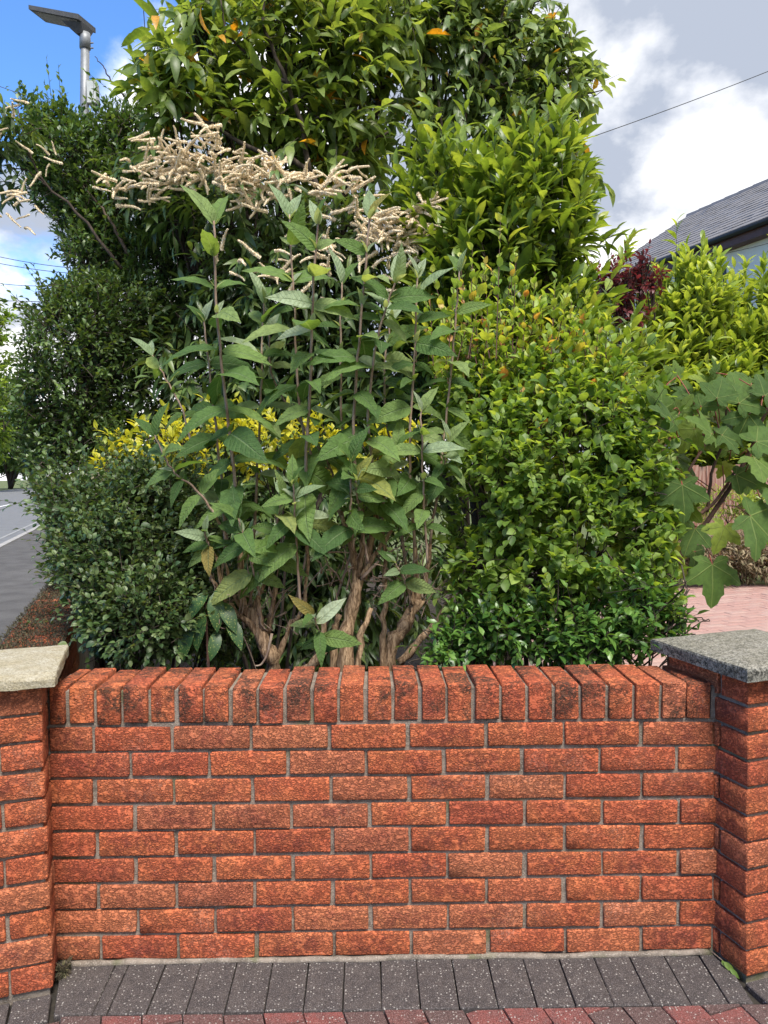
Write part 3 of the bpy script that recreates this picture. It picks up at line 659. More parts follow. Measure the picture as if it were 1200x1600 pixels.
def plant(name, label, cat, base, blobs, n, nl, size, TL, T, mat, group=None, shell=0.5, upb=0.5, outw=0.8, rnd=0.5, spread=0.9, droop=0.3, opp=False,
          extra=None, ind=300, bark=None, twig_r=0.0022, limbs=5, trunk=0.03, Thi=None, trunk_name='trunk', jit=0.35, sd=0.18, spray=.10):
    root = tag(empty(name, base), label, cat, group); loc = np.array(base)
    P, O, k, C, R = sample_blobs(blobs, n, shell)
    D = unit(O*outw+np.array([0, 0, upb])+RNG.normal(0, rnd, (n, 3))); LT = TL*np.exp(RNG.normal(0, 0.25, n)); B = P-D*LT[:, None]*0.7
    sp_ = RNG.random(n) < spray; LT = np.where(sp_, LT*RNG.uniform(1.2, 2.1, n), LT); D = unit(np.where(sp_[:, None], D+np.array([0, 0, .45]), D))
    if extra is not None:
        EB, ED, EL = extra; B = np.vstack([B, EB]); D = np.vstack([D, ED]); LT = np.concatenate([LT, EL])
    lv = twig_leaves(B, D, LT, nl, size, spread, droop, jit, opp, sd=sd)
    ok = lv[0][:, 2] > 0.03; lv = [a[ok] for a in lv]
    m = MB(); m2 = MB()
    for (c_, r_), b__ in zip(zip(C, R), blobs):
        tk = trunk
        if b__[0] < 100 and b__[1] < 400: continue      # reached by a hand-placed branch
        q = smooth_path([loc+RNG.normal(0, .04, 3)*[1, 1, 0], (loc*0.45+c_*0.55)+RNG.normal(0, .08, 3), c_], 7, 0.012)
        m.tube(q, np.linspace(tk, tk*0.35, len(q)), 6, 0.1)
        sel = np.where(k[:n] == np.where((C == c_).all(1))[0][0])[0]
        for j in RNG.choice(sel, min(len(sel), limbs), replace=False):
            q2 = smooth_path([q[-1-RNG.integers(4)], (c_+B[j])/2+RNG.normal(0, .03, 3), B[j]], 6, 0.006); m2.tube(q2, np.linspace(trunk*0.32, twig_r*1.3, len(q2)), 5)
    for b_, d_, l_ in zip(B[::1], D[::1], LT[::1]):
        if twig_r > 0: m2.tube([b_, b_+d_*l_*.5-np.array([0, 0, droop*.04*l_]), b_+d_*l_-np.array([0, 0, droop*.3*l_])], [twig_r, twig_r*.8, twig_r*.4], 3, cap=False)
    m.build(trunk_name, bark or M_BARK, root, True, loc); o = m2.build('twigs', bark or M_BARK, root, True, loc); o['kind'] = 'stuff'
    PLANTS.append(dict(root=root, loc=loc, lv=lv, T=T, Thi=Thi or T, mat=mat, ind=ind))
    return root
def finish_plants():
    pts = []; ids = []; base = 0
    for p in PLANTS:
        P, A, N, L = p['lv']; k = len(P); R = leaf_frames(A, N); w_ = np.abs(p['T'][0][:, 0]).max()
        for t, s_ in ((.2, 0), (.45, 0), (.7, 0), (.9, 0), (.45, .6), (.45, -.6), (.65, .5), (.65, -.5), (.3, .5), (.3, -.5)):
            pts.append(P+(R[:, 1]*t+R[:, 0]*w_*s_)*L[:, None]); ids.append(np.arange(base, base+k))
        p['off'] = base; base += k
    pts = np.concatenate(pts); ids = np.concatenate(ids); x, y, z = to_px(pts)
    ok = (z > 0.2) & (x > 0) & (x < 1199) & (y > 0) & (y < 1599); x, y, z, ids = x[ok], y[ok], z[ok], ids[ok]
    o = np.argsort(-z, kind='stable'); buf = np.full(400*534, -1, np.int64); buf[(y[o]/3).astype(int)*400+(x[o]/3).astype(int)] = ids[o]
    seen = np.bincount(buf[buf >= 0], minlength=base)
    for p in PLANTS:
        P, A, N, L = p['lv']; k = len(P); s_ = seen[p['off']:p['off']+k]; ind = p['ind']
        order = np.argsort(-s_*1.0, kind='stable')[:ind]; order = order[s_[order] > 0]
        if len(order):
            ms = [leaf_mesh('leaf', p['Thi'], p['mat'])]; R = leaf_frames(A[order], N[order])
            for q, i in enumerate(order):
                ob = bpy.data.objects.new('leaf', ms[0]); M = Matrix.Identity(4); l_ = float(L[i]); r_ = R[q]; c_ = P[i]-p['loc']
                ob.matrix_basis = Matrix(((r_[0][0]*l_, r_[1][0]*l_, r_[2][0]*l_, c_[0]), (r_[0][1]*l_, r_[1][1]*l_, r_[2][1]*l_, c_[1]), (r_[0][2]*l_, r_[1][2]*l_, r_[2][2]*l_, c_[2]), (0, 0, 0, 1)))
                link(ob, p['root'])
        rest = np.ones(k, bool); rest[order] = False
        if rest.any():
            o = bulk_leaves('foliage', p['T'], p['mat'], P[rest], A[rest], N[rest], L[rest], p['root'], p['loc']); o['kind'] = 'stuff'
def shoots(lst, y):                # explicit shoots given by picture positions of foot and tip
    B = np.array([at(a, b, y+RNG.normal(0, .03)) for a, b, c, d in lst]); E = np.array([at(c, d, y+RNG.normal(0, .03)) for a, b, c, d in lst])
    return B, unit(E-B), np.linalg.norm(E-B, axis=1)

G = lambda *c: [(i/(len(c)-1), q) for i, q in enumerate(c)]
ML_PRIVET = mat_leaf('privet_leaf', G((.024, .05, .015), (.045, .085, .022), (.075, .125, .032), (.12, .175, .05)), 0.38, 0.2)
ML_EVER = mat_leaf('evergreen_leaf', G((.026, .058, .018), (.05, .098, .026), (.08, .14, .036), (.13, .195, .055)), 0.4, 0.2)
ML_SPIKE = mat_leaf('drooping_leaf', G((.03, .058, .02), (.05, .09, .026), (.08, .13, .036), (.14, .19, .05)), 0.35, 0.22)
ML_LONG = mat_leaf('long_leaf', [(0, (.07, .115, .026)), (.45, (.115, .175, .036)), (.93, (.19, .25, .065)), (.97, (.20, .24, .05)), (.98, (.50, .27, .03)), (1, (.52, .22, .02))], 0.34, 0.36)
ML_CHERRY = mat_leaf('cherry_leaf', [(0, (.075, .12, .04)), (.5, (.12, .18, .06)), (.98, (.21, .28, .12)), (.99, (.4, .25, .04)), (1, (.4, .2, .03))], 0.34, 0.36)
ML_LAUREL = mat_leaf('laurel_leaf', [(0, (.06, .105, .018)), (.5, (.12, .19, .028)), (.95, (.22, .29, .055)), (1, (.28, .32, .06))], 0.3, 0.3)
ML_LAUREL2 = mat_leaf('bright_laurel_leaf', G((.12, .18, .03), (.19, .27, .042), (.26, .34, .065), (.32, .38, .10)), 0.32, 0.33)
ML_PLUM = mat_leaf('round_leaf', [(0, (.055, .11, .018)), (.4, (.105, .18, .028)), (.8, (.18, .27, .048)), (1, (.27, .36, .085))], 0.45, 0.35)
ML_TIP = mat_leaf('young_shoot_leaf', [(0, (.15, .25, .04)), (.5, (.26, .35, .055)), (.86, (.36, .40, .08)), (.92, (.46, .32, .08)), (1, (.46, .20, .08))], 0.45, 0.4)
ML_LOW = mat_leaf('glossy_dark_leaf', G((.028, .075, .014), (.05, .12, .022), (.09, .18, .032), (.13, .23, .045)), 0.3, 0.22)
ML_COT = mat_leaf('grey_green_leaf', G((.024, .052, .016), (.045, .085, .024), (.075, .12, .036), (.14, .18, .07)), 0.42, 0.2)
ML_YEL = mat_leaf('yellow_leaf', G((.32, .34, .03), (.50, .48, .04), (.58, .53, .06), (.2, .27, .03)), 0.4, 0.35, (1.3, 1.2, .6))
ML_RED = mat_leaf('purple_leaf', G((.05, .012, .016), (.10, .022, .028), (.17, .04, .045)), 0.4, 0.3, (1.5, .8, .8))
ML_BROWN = mat_leaf('dry_spray', G((.09, .07, .04), (.17, .125, .075), (.26, .20, .13), (.10, .11, .05)), 0.8, 0.15)
ML_BUD = mat_leaf('buddleia_leaf', [(0, (.05, .10, .03)), (.4, (.09, .16, .042)), (.75, (.14, .215, .062)), (.95, (.20, .26, .10)), (.98, (.22, .24, .06)), (1, (.26, .20, .06))], 0.55, 0.3, vein=(.22, .30, .15), wrinkle=1.2, side=True, spec=.22)
ML_BUDY = mat_leaf('buddleia_tip_leaf', G((.17, .24, .12), (.25, .32, .19), (.31, .37, .25)), 0.6, 0.3, vein=(.34, .42, .26), wrinkle=0.8, side=True)
ML_SYC = mat_leaf('sycamore_leaf', [(0, (.05, .095, .024)), (.5, (.08, .14, .03)), (.8, (.12, .185, .036)), (1, (.21, .27, .045))], 0.48, 0.28, vein=(.26, .33, .11), wrinkle=0.5, spec=.25)
ML_AUC = NT('spotted_leaf'); _v = ML_AUC.objvec(world=True); ML_AUC = ML_AUC.done(ML_AUC.mix(ML_AUC.rng(ML_AUC.noise(_v, 190, 2), .60, .66), (.024, .06, .016), (.20, .23, .06)), 0.45, None, 0.35)
M_CREAM = mat_plain('cream_flower', (0.80, 0.69, 0.50), (0.74, 0.60, 0.41), 90, 0.85, 0.002, fine=420)

T_SM = leaf_tmpl(.55, .8, 1, 2, .25, .1); T_PV = leaf_tmpl(.5, .85, .9, 3, .3, .12); T_LONG = leaf_tmpl(.33, .8, .9, 4, .3, .28); T_CH = leaf_tmpl(.42, .72, .9, 4, .35, .25)
T_LAU = leaf_tmpl(.34, .95, .8, 4, .35, .18); T_RND = leaf_tmpl(.68, .85, .75, 4, .28, .15); T_YEL = leaf_tmpl(.45, .8, .9, 3, .2, .15); T_NEED = leaf_tmpl(.22, .8, 1, 2, .2, .2); T_SPK = leaf_tmpl(.25, .85, .9, 4, .3, .25)
HI = lambda *a, **k: leaf_tmpl(*a, **k)

plant('privet_hedge', 'tall clipped dark privet hedge beside the footway at the left', 'hedge', (-1.75, 2.6, 0), [(132, 590, 2.4, 88, 140, .5), (185, 515, 2.6, 92, 85, .5), (150, 720, 2.4, 92, 100, .5), (125, 840, 2.2, 42, 80, .4), (265, 640, 2.9, 110, 170, .5), (95, 650, 2.5, 55, 90, .4), (200, 820, 2.6, 95, 100, .4), (135, 470, 2.6, 45, 30, .35)],
      4000, 10, .037, .15, T_PV, ML_PRIVET, shell=.72, upb=.35, opp=True, droop=.1, ind=0, limbs=14)
plant('evergreen_shrub', 'tall dark small-leaved evergreen below the street lamp', 'shrub', (-1.9, 3.3, 0), [(135, 262, 3.0, 62, 66, .5), (190, 330, 3.0, 78, 85, .5), (205, 235, 3.1, 62, 55, .45), (92, 215, 3.0, 32, 35, .3), (165, 400, 3.0, 62, 42, .5), (255, 430, 3.0, 85, 90, .5), (95, 192, 3.0, 38, 16, .3), (195, 200, 3.0, 30, 18, .3), (330, 380, 3.2, 110, 110, .5), (50, 165, 3.0, 16, 20, .2), (62, 235, 3.0, 26, 50, .3), (85, 300, 3.0, 30, 40, .3), (66, 250, 3.1, 28, 55, .3), (92, 215, 3.1, 32, 40, .35), (130, 330, 3.0, 42, 50, .4)],
      2600, 10, .045, .17, T_SM, ML_EVER, shell=.5, upb=.8, droop=.1, ind=0, limbs=12)
plant('flowering_shrub', 'large dark shrub with drooping leaves and cream flower spikes', 'shrub', (-0.7, 2.5, 0), [(12, 250, 2.4, 30, 62, .3), (35, 195, 2.4, 24, 28, .25), (255, 290, 2.5, 75, 52, .35), (380, 330, 2.4, 140, 70, .45), (540, 370, 2.4, 110, 85, .45), (450, 450, 2.4, 150, 95, .45), (350, 560, 2.5, 150, 140, .4), (560, 560, 2.5, 140, 150, .4), (470, 720, 2.4, 240, 170, .35), (440, 900, 2.2, 300, 150, .3), (680, 560, 2.5, 90, 170, .4)],
      2300, 8, .115, .26, T_SPK, ML_SPIKE, shell=.45, upb=.3, droop=.75, limbs=8, trunk=.035, spread=.8)
plant('broad_tree', 'tree with long glossy leaves and a few orange ones against blue sky', 'tree', (-0.3, 2.9, 0), [(330, 120, 2.5, 115, 88, .5), (460, 70, 2.6, 140, 80, .5), (262, 150, 2.4, 56, 40, .3), (420, 200, 2.6, 150, 75, .5), (545, 160, 2.7, 95, 110, .5), (500, 270, 2.7, 120, 55, .45), (318, 32, 2.5, 36, 36, .3), (600, 50, 2.7, 90, 80, .4), (420, 0, 2.6, 120, 50, .4), (270, 205, 2.5, 55, 35, .3)],
      340, 10, .150, .36, T_LONG, ML_LONG, spray=.3, shell=.3, upb=.35, droop=.45, limbs=9, trunk=.032, spread=.95)
plant('cherry_tree', 'cherry tree with pale drooping leaves against the clouds', 'tree', (0.75, 3.2, 0), [(680, 95, 3.0, 115, 110, .5), (785, 120, 3.0, 95, 95, .45), (850, 95, 2.9, 42, 48, .3), (885, 150, 2.9, 38, 42, .25), (720, 235, 3.0, 120, 80, .45), (830, 210, 2.9, 75, 60, .35), (740, 15, 3.0, 75, 55, .4), (800, 40, 3.0, 30, 50, .3), (640, 30, 3.0, 70, 60, .4)],
      560, 10, .106, .30, T_CH, ML_CHERRY, spray=.25, shell=.3, upb=.1, droop=.75, limbs=7, trunk=.026, spread=.8,
      extra=shoots([(850, 225, 955, 268), (850, 215, 935, 250), (860, 235, 930, 270), (870, 95, 935, 85), (870, 120, 940, 100), (860, 150, 915, 150), (830, 40, 885, 20), (860, 60, 905, 50)]*2, 2.8))
plant('laurel_bush', 'tall rounded laurel bush with upright glossy leaves below the cherry tree', 'bush', (0.75, 2.1, 0), [(800, 330, 2.0, 110, 95, .45), (740, 410, 2.0, 105, 100, .45), (855, 265, 2.0, 55, 48, .3), (850, 390, 2.0, 62, 70, .4), (690, 310, 2.2, 80, 75, .4), (885, 330, 2.0, 30, 50, .25), (790, 500, 2.0, 170, 110, .4), (660, 450, 2.3, 80, 140, .4), (850, 620, 2.0, 170, 150, .4)],
      760, 10, .122, .23, T_LAU, ML_LAUREL, spray=.16, shell=.55, upb=.85, outw=.9, rnd=.3, droop=.05, spread=.85, limbs=8, trunk=.03)
plant('laurel_hedge', 'bright yellow-green laurel hedge in front of the white house', 'hedge', (4.6, 9.0, 0), [(1075, 480, 8.8, 62, 60, .6), (1045, 545, 8.8, 85, 60, .6), (1165, 545, 8.8, 55, 55, .6), (1185, 600, 8.7, 60, 60, .6), (1005, 590, 8.8, 50, 50, .6), (1110, 605, 8.7, 110, 60, .6), (1215, 480, 8.8, 40, 60, .5), (1060, 680, 8.7, 140, 70, .5), (975, 640, 8.7, 60, 90, .5), (1180, 690, 8.7, 90, 60, .5)],
      1400, 12, .225, .55, T_LAU, ML_LAUREL2, shell=.45, upb=1.3, outw=.6, rnd=.35, droop=.05, spread=.85, limbs=8, trunk=.04, twig_r=.005,
      extra=shoots([(1060, 470, 1068, 392), (1075, 480, 1100, 395), (1090, 470, 1080, 410), (1040, 480, 1028, 420), (960, 450, 985, 372), (1160, 500, 1165, 410), (1185, 500, 1195, 405), (1150, 500, 1150, 440), (1010, 520, 1000, 450), (1180, 560, 1205, 440)]*3, 8.8))
plant('purple_plum', 'dark purple-leaved plum showing before the house roof', 'shrub', (3.7, 8.45, 0), [(985, 440, 8.3, 32, 28, .3), (965, 475, 8.3, 28, 34, .3), (1003, 410, 8.3, 20, 16, .25), (1018, 438, 8.3, 20, 14, .25), (985, 500, 8.3, 26, 26, .3), (950, 440, 8.3, 20, 26, .3)],
      150, 9, .105, .4, T_YEL, ML_RED, shell=.2, upb=.6, droop=.2, limbs=6, trunk=.03, twig_r=.005)
upl = [(775, 560, 782, 340), (735, 560, 738, 385), (700, 560, 712, 420), (830, 560, 836, 420), (860, 570, 868, 430), (800, 560, 806, 395), (765, 560, 757, 405), (905, 560, 918, 460), (945, 600, 948, 490), (840, 590, 850, 460), (670, 570, 665, 460), (720, 570, 724, 440), (885, 600, 893, 470), (960, 600, 985, 520), (815, 590, 822, 440), (750, 590, 770, 425), (930, 590, 935, 495), (700, 600, 690, 480)]
upl += [(a_+RNG.normal(0, 12), b_, c_+RNG.normal(0, 20), d_+abs(RNG.normal(0, 40))) for a_, b_, c_, d_ in upl[1:]*2]
ups = shoots(upl, .80)
plant('leafy_shrub', 'bright green shrub with small rounded leaves behind the right of the wall', 'shrub', (0.62, 0.75, 0), [(800, 620, 1.0, 125, 75, .35), (875, 700, .85, 150, 140, .4), (780, 750, .75, 95, 130, .35), (930, 640, .95, 90, 85, .35), (910, 850, .65, 120, 120, .3), (725, 610, 1.05, 52, 70, .3), (840, 900, .6, 110, 90, .25), (980, 760, .7, 60, 100, .25), (740, 880, .65, 55, 70, .2), (1015, 850, .6, 38, 90, .15), (1030, 940, .48, 32, 50, .1)],
      1000, 11, .042, .17, T_RND, ML_PLUM, shell=.5, upb=.5, droop=.15, limbs=14, trunk=.012, twig_r=.0016, Thi=leaf_tmpl(.66, .85, .75, 6, .28, .15))
plant('young_shoots', 'upright reddish shoots with yellow-green leaves rising from the rounded shrub', 'shoots', (0.55, 1.0, 0.9), [(790, 565, .95, 110, 60, .3), (905, 610, .9, 90, 50, .3), (715, 580, .98, 48, 55, .25), (840, 630, .85, 120, 60, .25)],
      120, 13, .040, .20, T_RND, ML_TIP, shell=.3, upb=1.6, outw=.3, rnd=.2, droop=.0, spread=.8, extra=ups, limbs=3, trunk=.004, twig_r=.0030, bark=M_BROWNTWIG, trunk_name='stem')
plant('glossy_shrub', 'low dark glossy-leaved shrub just behind the right half of the wall', 'shrub', (0.6, 0.5, 0), [(860, 975, .5, 150, 60, .2), (735, 985, .55, 62, 48, .18), (985, 950, .45, 50, 62, .18), (930, 1000, .42, 90, 40, .12), (1040, 985, .42, 25, 30, .08), (1062, 960, .42, 16, 26, .06), (690, 1010, .5, 40, 22, .12)],
      520, 8, .042, .14, T_YEL, ML_LOW, shell=.35, upb=.4, droop=.2, limbs=12, trunk=.008, twig_r=.0016, ind=250)
plant('small_leaved_shrub', 'spreading grey-green small-leaved shrub filling the left corner behind the wall', 'shrub', (-0.85, 0.75, 0), [(205, 860, .8, 100, 95, .3), (150, 800, .95, 75, 52, .25), (235, 960, .55, 90, 72, .22), (170, 950, .6, 48, 68, .18), (110, 765, 1.05, 48, 34, .22), (245, 770, .95, 80, 58, .25), (300, 840, .95, 55, 75, .25), (140, 880, .8, 45, 60, .2), (330, 950, .8, 70, 80, .2)],
      1700, 12, .0255, .16, T_RND, ML_COT, spray=.3, shell=.45, upb=.35, outw=.9, rnd=.45, droop=.1, limbs=20, trunk=.009, twig_r=.0014, ind=300,
      extra=shoots([(90, 790, 40, 735), (100, 790, 62, 745), (130, 780, 200, 690), (150, 790, 95, 720), (80, 800, 30, 755), (120, 800, 55, 770)]*2, 1.05))
plant('golden_shrub', 'bright yellow-leaved shrub glowing behind the buddleia stems', 'shrub', (-0.55, 1.5, 0), [(265, 690, 1.45, 95, 42, .22), (190, 725, 1.4, 50, 30, .2), (430, 690, 1.5, 105, 50, .25), (145, 800, 1.2, 26, 26, .12), (520, 700, 1.55, 55, 42, .2), (600, 690, 1.6, 60, 40, .2), (370, 660, 1.55, 60, 30, .2)],
      230, 8, .055, .14, T_YEL, ML_YEL, shell=.4, upb=.7, droop=.2, limbs=8, trunk=.01, ind=250)
plant('dry_hedge', 'low brown dried-up hedge along the far edge of the drive', 'hedge', (4.4, 7.0, 0), [(1120, 868, 6.7, 80, 42, .35), (1200, 862, 6.7, 80, 44, .35), (1045, 866, 6.7, 60, 42, .35), (980, 870, 6.7, 50, 40, .3), (1270, 862, 6.7, 60, 44, .3)],
      900, 8, .11, .22, T_NEED, ML_BROWN, shell=.6, upb=.5, droop=.3, limbs=8, trunk=.02, ind=0)
plant('border_plants', 'yellow-green border plants in front of the wooden fence', 'plants', (4.9, 7.9, 0), [(1130, 785, 7.5, 85, 26, .2), (1215, 785, 7.5, 70, 26, .2), (1050, 785, 7.5, 60, 28, .2)],
      260, 8, .10, .22, T_NEED, ML_LAUREL2, shell=.5, upb=.8, droop=.3, limbs=6, trunk=.012, ind=0)
tt = [('far tree with sunlit crown across the road at the left edge', (-40.5, 77, 0), [(-15, 560, 75, 32, 95, 4), (-5, 500, 75, 22, 55, 3), (0, 640, 75, 22, 60, 3.5), (-60, 560, 77, 60, 130, 5), (-10, 690, 77, 24, 30, 3)], ML_PLUM), ('darker far tree standing behind the hedge end at the left', (-46, 97, 0), [(30, 640, 95, 28, 60, 5), (45, 700, 95, 32, 35, 5), (0, 690, 95, 30, 34, 5)], ML_PRIVET)]
for lb, bs, bl, mt in tt: plant('far_tree', lb, 'tree', bs, bl, 650, 10, .62, 1.5, T_SM, mt, group='trees across the road', shell=.5, upb=.4, limbs=8, trunk=.3, twig_r=.025, ind=0)
plant('far_hedge', 'low dark hedge beyond the grass verge across the road', 'hedge', (-52, 100, 0), [(-60, 728, 100, 40, 11, 2.0), (-20, 728, 100, 34, 11, 2.0), (15, 728, 100, 30, 11, 2.0), (48, 728, 100, 30, 11, 2.0)], 420, 9, .6, 1.2, T_SM, ML_EVER, shell=.5, limbs=4, trunk=.1, twig_r=.02, ind=0)

# ---- cream flower spikes of the drooping shrub (each one a part)
root = bpy.data.objects['flowering_shrub']; RL = np.array(root.location)
spk = []
for v_ in range(5):
    k = 12; t = np.linspace(0, 1, k); pts = np.stack([0.10*np.sin(t*2.2+v_)*t, t, -0.22*t*t+0.04*np.sin(t*5+v_)], 1)
    m = MB(); m.tube(pts, 0.065*(1-.5*t), 6, 0.25)
    for q_ in range(340):          # tiny florets standing off the axis
        u_ = RNG.random()**.85; c_ = np.array([np.interp(u_, t, pts[:, j]) for j in range(3)]); d_ = unit(RNG.normal(size=3)*[1, .25, 1]+[0, .35, 0]); rr = .108*(1.05-.6*u_)*RNG.uniform(.7, 1.25); w_ = unit(np.cross(d_, RNG.normal(size=3)))*.013
        i_ = len(m.V); m.V += [tuple(c_), tuple(c_+d_*rr*.7+w_), tuple(c_+d_*rr), tuple(c_+d_*rr*.7-w_)]; m.F.append((i_, i_+1, i_+2, i_+3))
    spk.append(mesh_from('flower_spike', m.V, m.F, M_CREAM, False))
CL = [(270, 245, 11), (235, 292, 8), (180, 292, 7), (330, 240, 10), (385, 268, 12), (340, 275, 11), (425, 290, 10), (465, 282, 9), (540, 292, 8), (600, 345, 9), (632, 358, 9), (585, 372, 9), (648, 345, 8), (440, 432, 4), (430, 395, 3), (365, 405, 2), (475, 470, 3), (610, 425, 4), (85, 255, 6), (38, 300, 7), (12, 215, 3), (24, 165, 2), (28, 322, 6), (520, 385, 6), (502, 296, 7), (300, 262, 10), (400, 300, 8), (360, 300, 8), (560, 330, 7), (255, 268, 7), (210, 262, 5), (640, 382, 7), (625, 395, 5)]
for cx, cy, k in CL:
    yy = 2.2 if cx < 120 else 1.98; c = at(cx, cy, yy-.1); sgn = RNG.choice([-1, 1])
    for j in range(int(k*(1.9 if cx > 120 else 1.1))):
        d = unit(np.array([sgn*0.5+RNG.normal(0, .55), -0.45+RNG.normal(0, .3), 0.15+RNG.normal(0, .40)])); l_ = RNG.uniform(.085, .145)*(.8 if cx < 120 else 1.0)
        n_ = np.array([0, 0, 1.0]); R = leaf_frames(d[None], n_[None])[0]; b = c+RNG.normal(0, .045, 3)*[1.1, .6, 1.1]-RL
        o = bpy.data.objects.new('flower_spike', spk[RNG.integers(5)]); o.matrix_basis = Matrix(((R[0][0]*l_, R[1][0]*l_, R[2][0]*l_, b[0]), (R[0][1]*l_, R[1][1]*l_, R[2][1]*l_, b[1]), (R[0][2]*l_, R[1][2]*l_, R[2][2]*l_, b[2]), (0, 0, 0, 1)))
        link(o, root)
# ---- limbs that show through the crowns
def limb(plantname, px, y, r0, r1, name='branch', mat=None):
    root = bpy.data.objects[plantname]; L_ = np.array(root.location)
    q = smooth_path([at(a, b, y) for a, b in px], 16, .004); MB().tube(q, np.linspace(r0, r1, len(q)), 7, .06).build(name, mat or M_BARK, root, True, L_)
limb('broad_tree', [(500, 300), (470, 255), (400, 235), (330, 195), (270, 175)], 2.25, .02, .006)
limb('broad_tree', [(485, 270), (470, 190), (440, 110), (410, 30), (425, -20)], 2.25, .017, .006)
limb('broad_tree', [(452, 130), (400, 100), (355, 50), (345, 0)], 2.25, .011, .004)
limb('broad_tree', [(510, 260), (560, 230), (610, 205)], 2.4, .014, .006)
limb('broad_tree', [(200, 158), (168, 115), (148, 88)], 2.5, .006, .002)
limb('cherry_tree', [(705, 280), (725, 200), (740, 120), (780, 40), (790, -10)], 2.7, .018, .005)
limb('cherry_tree', [(735, 145), (790, 130), (850, 120), (900, 100)], 2.7, .009, .003)
limb('cherry_tree', [(690, 280), (690, 200), (680, 120)], 2.7, .013, .005)
limb('flowering_shrub', [(190, 420), (120, 330), (72, 290), (45, 235), (28, 170)], 2.42, .010, .003)
limb('flowering_shrub', [(72, 290), (40, 265), (8, 270)], 2.40, .005, .002)
limb('flowering_shrub', [(52, 250), (25, 225), (4, 205)], 2.38, .004, .002)
limb('evergreen_shrub', [(200, 400), (170, 340), (130, 290)], 2.6, .012, .004, mat=M_BARKG)

# ------------------------------------------------------------------ buddleia: three pollarded stumps with tall stems
T_B = leaf_tmpl(.44, .70, .85, 8, .22, .22, .012, .07); T_B2 = leaf_tmpl(.36, .74, .9, 8, .35, .30, .01, .06)
BM = [leaf_mesh('leaf', T, ML_BUD) for T in (T_B, T_B2, leaf_tmpl(.48, .68, .85, 8, .12, .34, .018, .07))]; BY = [leaf_mesh('leaf', leaf_tmpl(.36, .74, .9, 6, .4, .1, .01, .04), ML_BUDY)]
def put_leaf(parent, inv_loc, P, A, N, L, me):
    R = leaf_frames(np.array([A]), np.array([N]))[0]; b = P-inv_loc
    o = bpy.data.objects.new('leaf', me); o.matrix_basis = Matrix(((R[0][0]*L, R[1][0]*L, R[2][0]*L, b[0]), (R[0][1]*L, R[1][1]*L, R[2][1]*L, b[1]), (R[0][2]*L, R[1][2]*L, R[2][2]*L, b[2]), (0, 0, 0, 1)))
    return link(o, parent)
def stem(root, px, y0, y1, r0, r1, pairs, size, start=0.25, droop=0.35, tip=True):
    loc = np.array(root.location); k = len(px); pairs += 1+(pairs > 6)
    q = smooth_path([at(a, b, y0+(y1-y0)*i/(k-1)) for i, (a, b) in enumerate(px)], 22, .0015)
    so = MB().tube(q, np.linspace(r0, r1, len(q)), 7, .05).build('stem', M_STEM, root, True, loc)
    ph = RNG.random()*0.5+0.2
    for j in range(pairs):
        t = min(.985, max(start, start+(0.985-start)*(j+(RNG.normal(0, .16) if j < pairs-1 else 0))/max(1, pairs-1))); f_ = t*(len(q)-1); i = min(int(f_), len(q)-2); c = q[i]+(q[i+1]-q[i])*(f_-i); d = unit(q[i+1]-q[i])
        a1 = unit(np.cross(d, [0, 1, 0.1])); a2 = np.cross(d, a1); top_ = j >= pairs-1
        for s_ in (0, 1):
            an = ph+(j % 2)*1.35+s_*math.pi+RNG.normal(0, .38); sd_ = a1*math.cos(an)+a2*math.sin(an)
            rise = 0.25+1.1*max(0, t-0.72)/0.28 if tip else 0.25
            A = unit(sd_*np.array([1, .8, 1])+d*rise*.8+np.array([0, -.08, -droop*(1.25-t)*RNG.uniform(.4, 2.2)]))
            N = unit(d*.7+np.array([0, -0.85, .25])+RNG.normal(0, .3, 3)); L = 1.22*size*(1.0-0.18*max(0, (t-0.75)/.25))*RNG.uniform(.66, 1.15)
            if RNG.random() < .07 and not top_: continue
            if top_ and tip: put_leaf(so, loc, c, unit(sd_*.5+d), unit(sd_*-.6+[0, -.9, .3]), L*.95, BY[0] if RNG.random() < .45 else BM[1])
            else: put_leaf(so, loc, c+sd_*r1, A, N, L, BY[0] if RNG.random() < .07+.1*(t > .6) else BM[RNG.integers(3)])
        if j > pairs-5 or RNG.random() < .35:      # little axillary leaves
            for s_ in (0, 1):
                an = ph+(j % 2)*1.35+s_*math.pi+RNG.normal(0, .4); sd_ = a1*math.cos(an)+a2*math.sin(an)
                put_leaf(so, loc, c, unit(sd_*.7+d*.9+RNG.normal(0, .2, 3)), unit(-sd_+[0, -.3, .6]), size*RNG.uniform(.28, .5), BY[0] if t > .6 else BM[1])
    return so
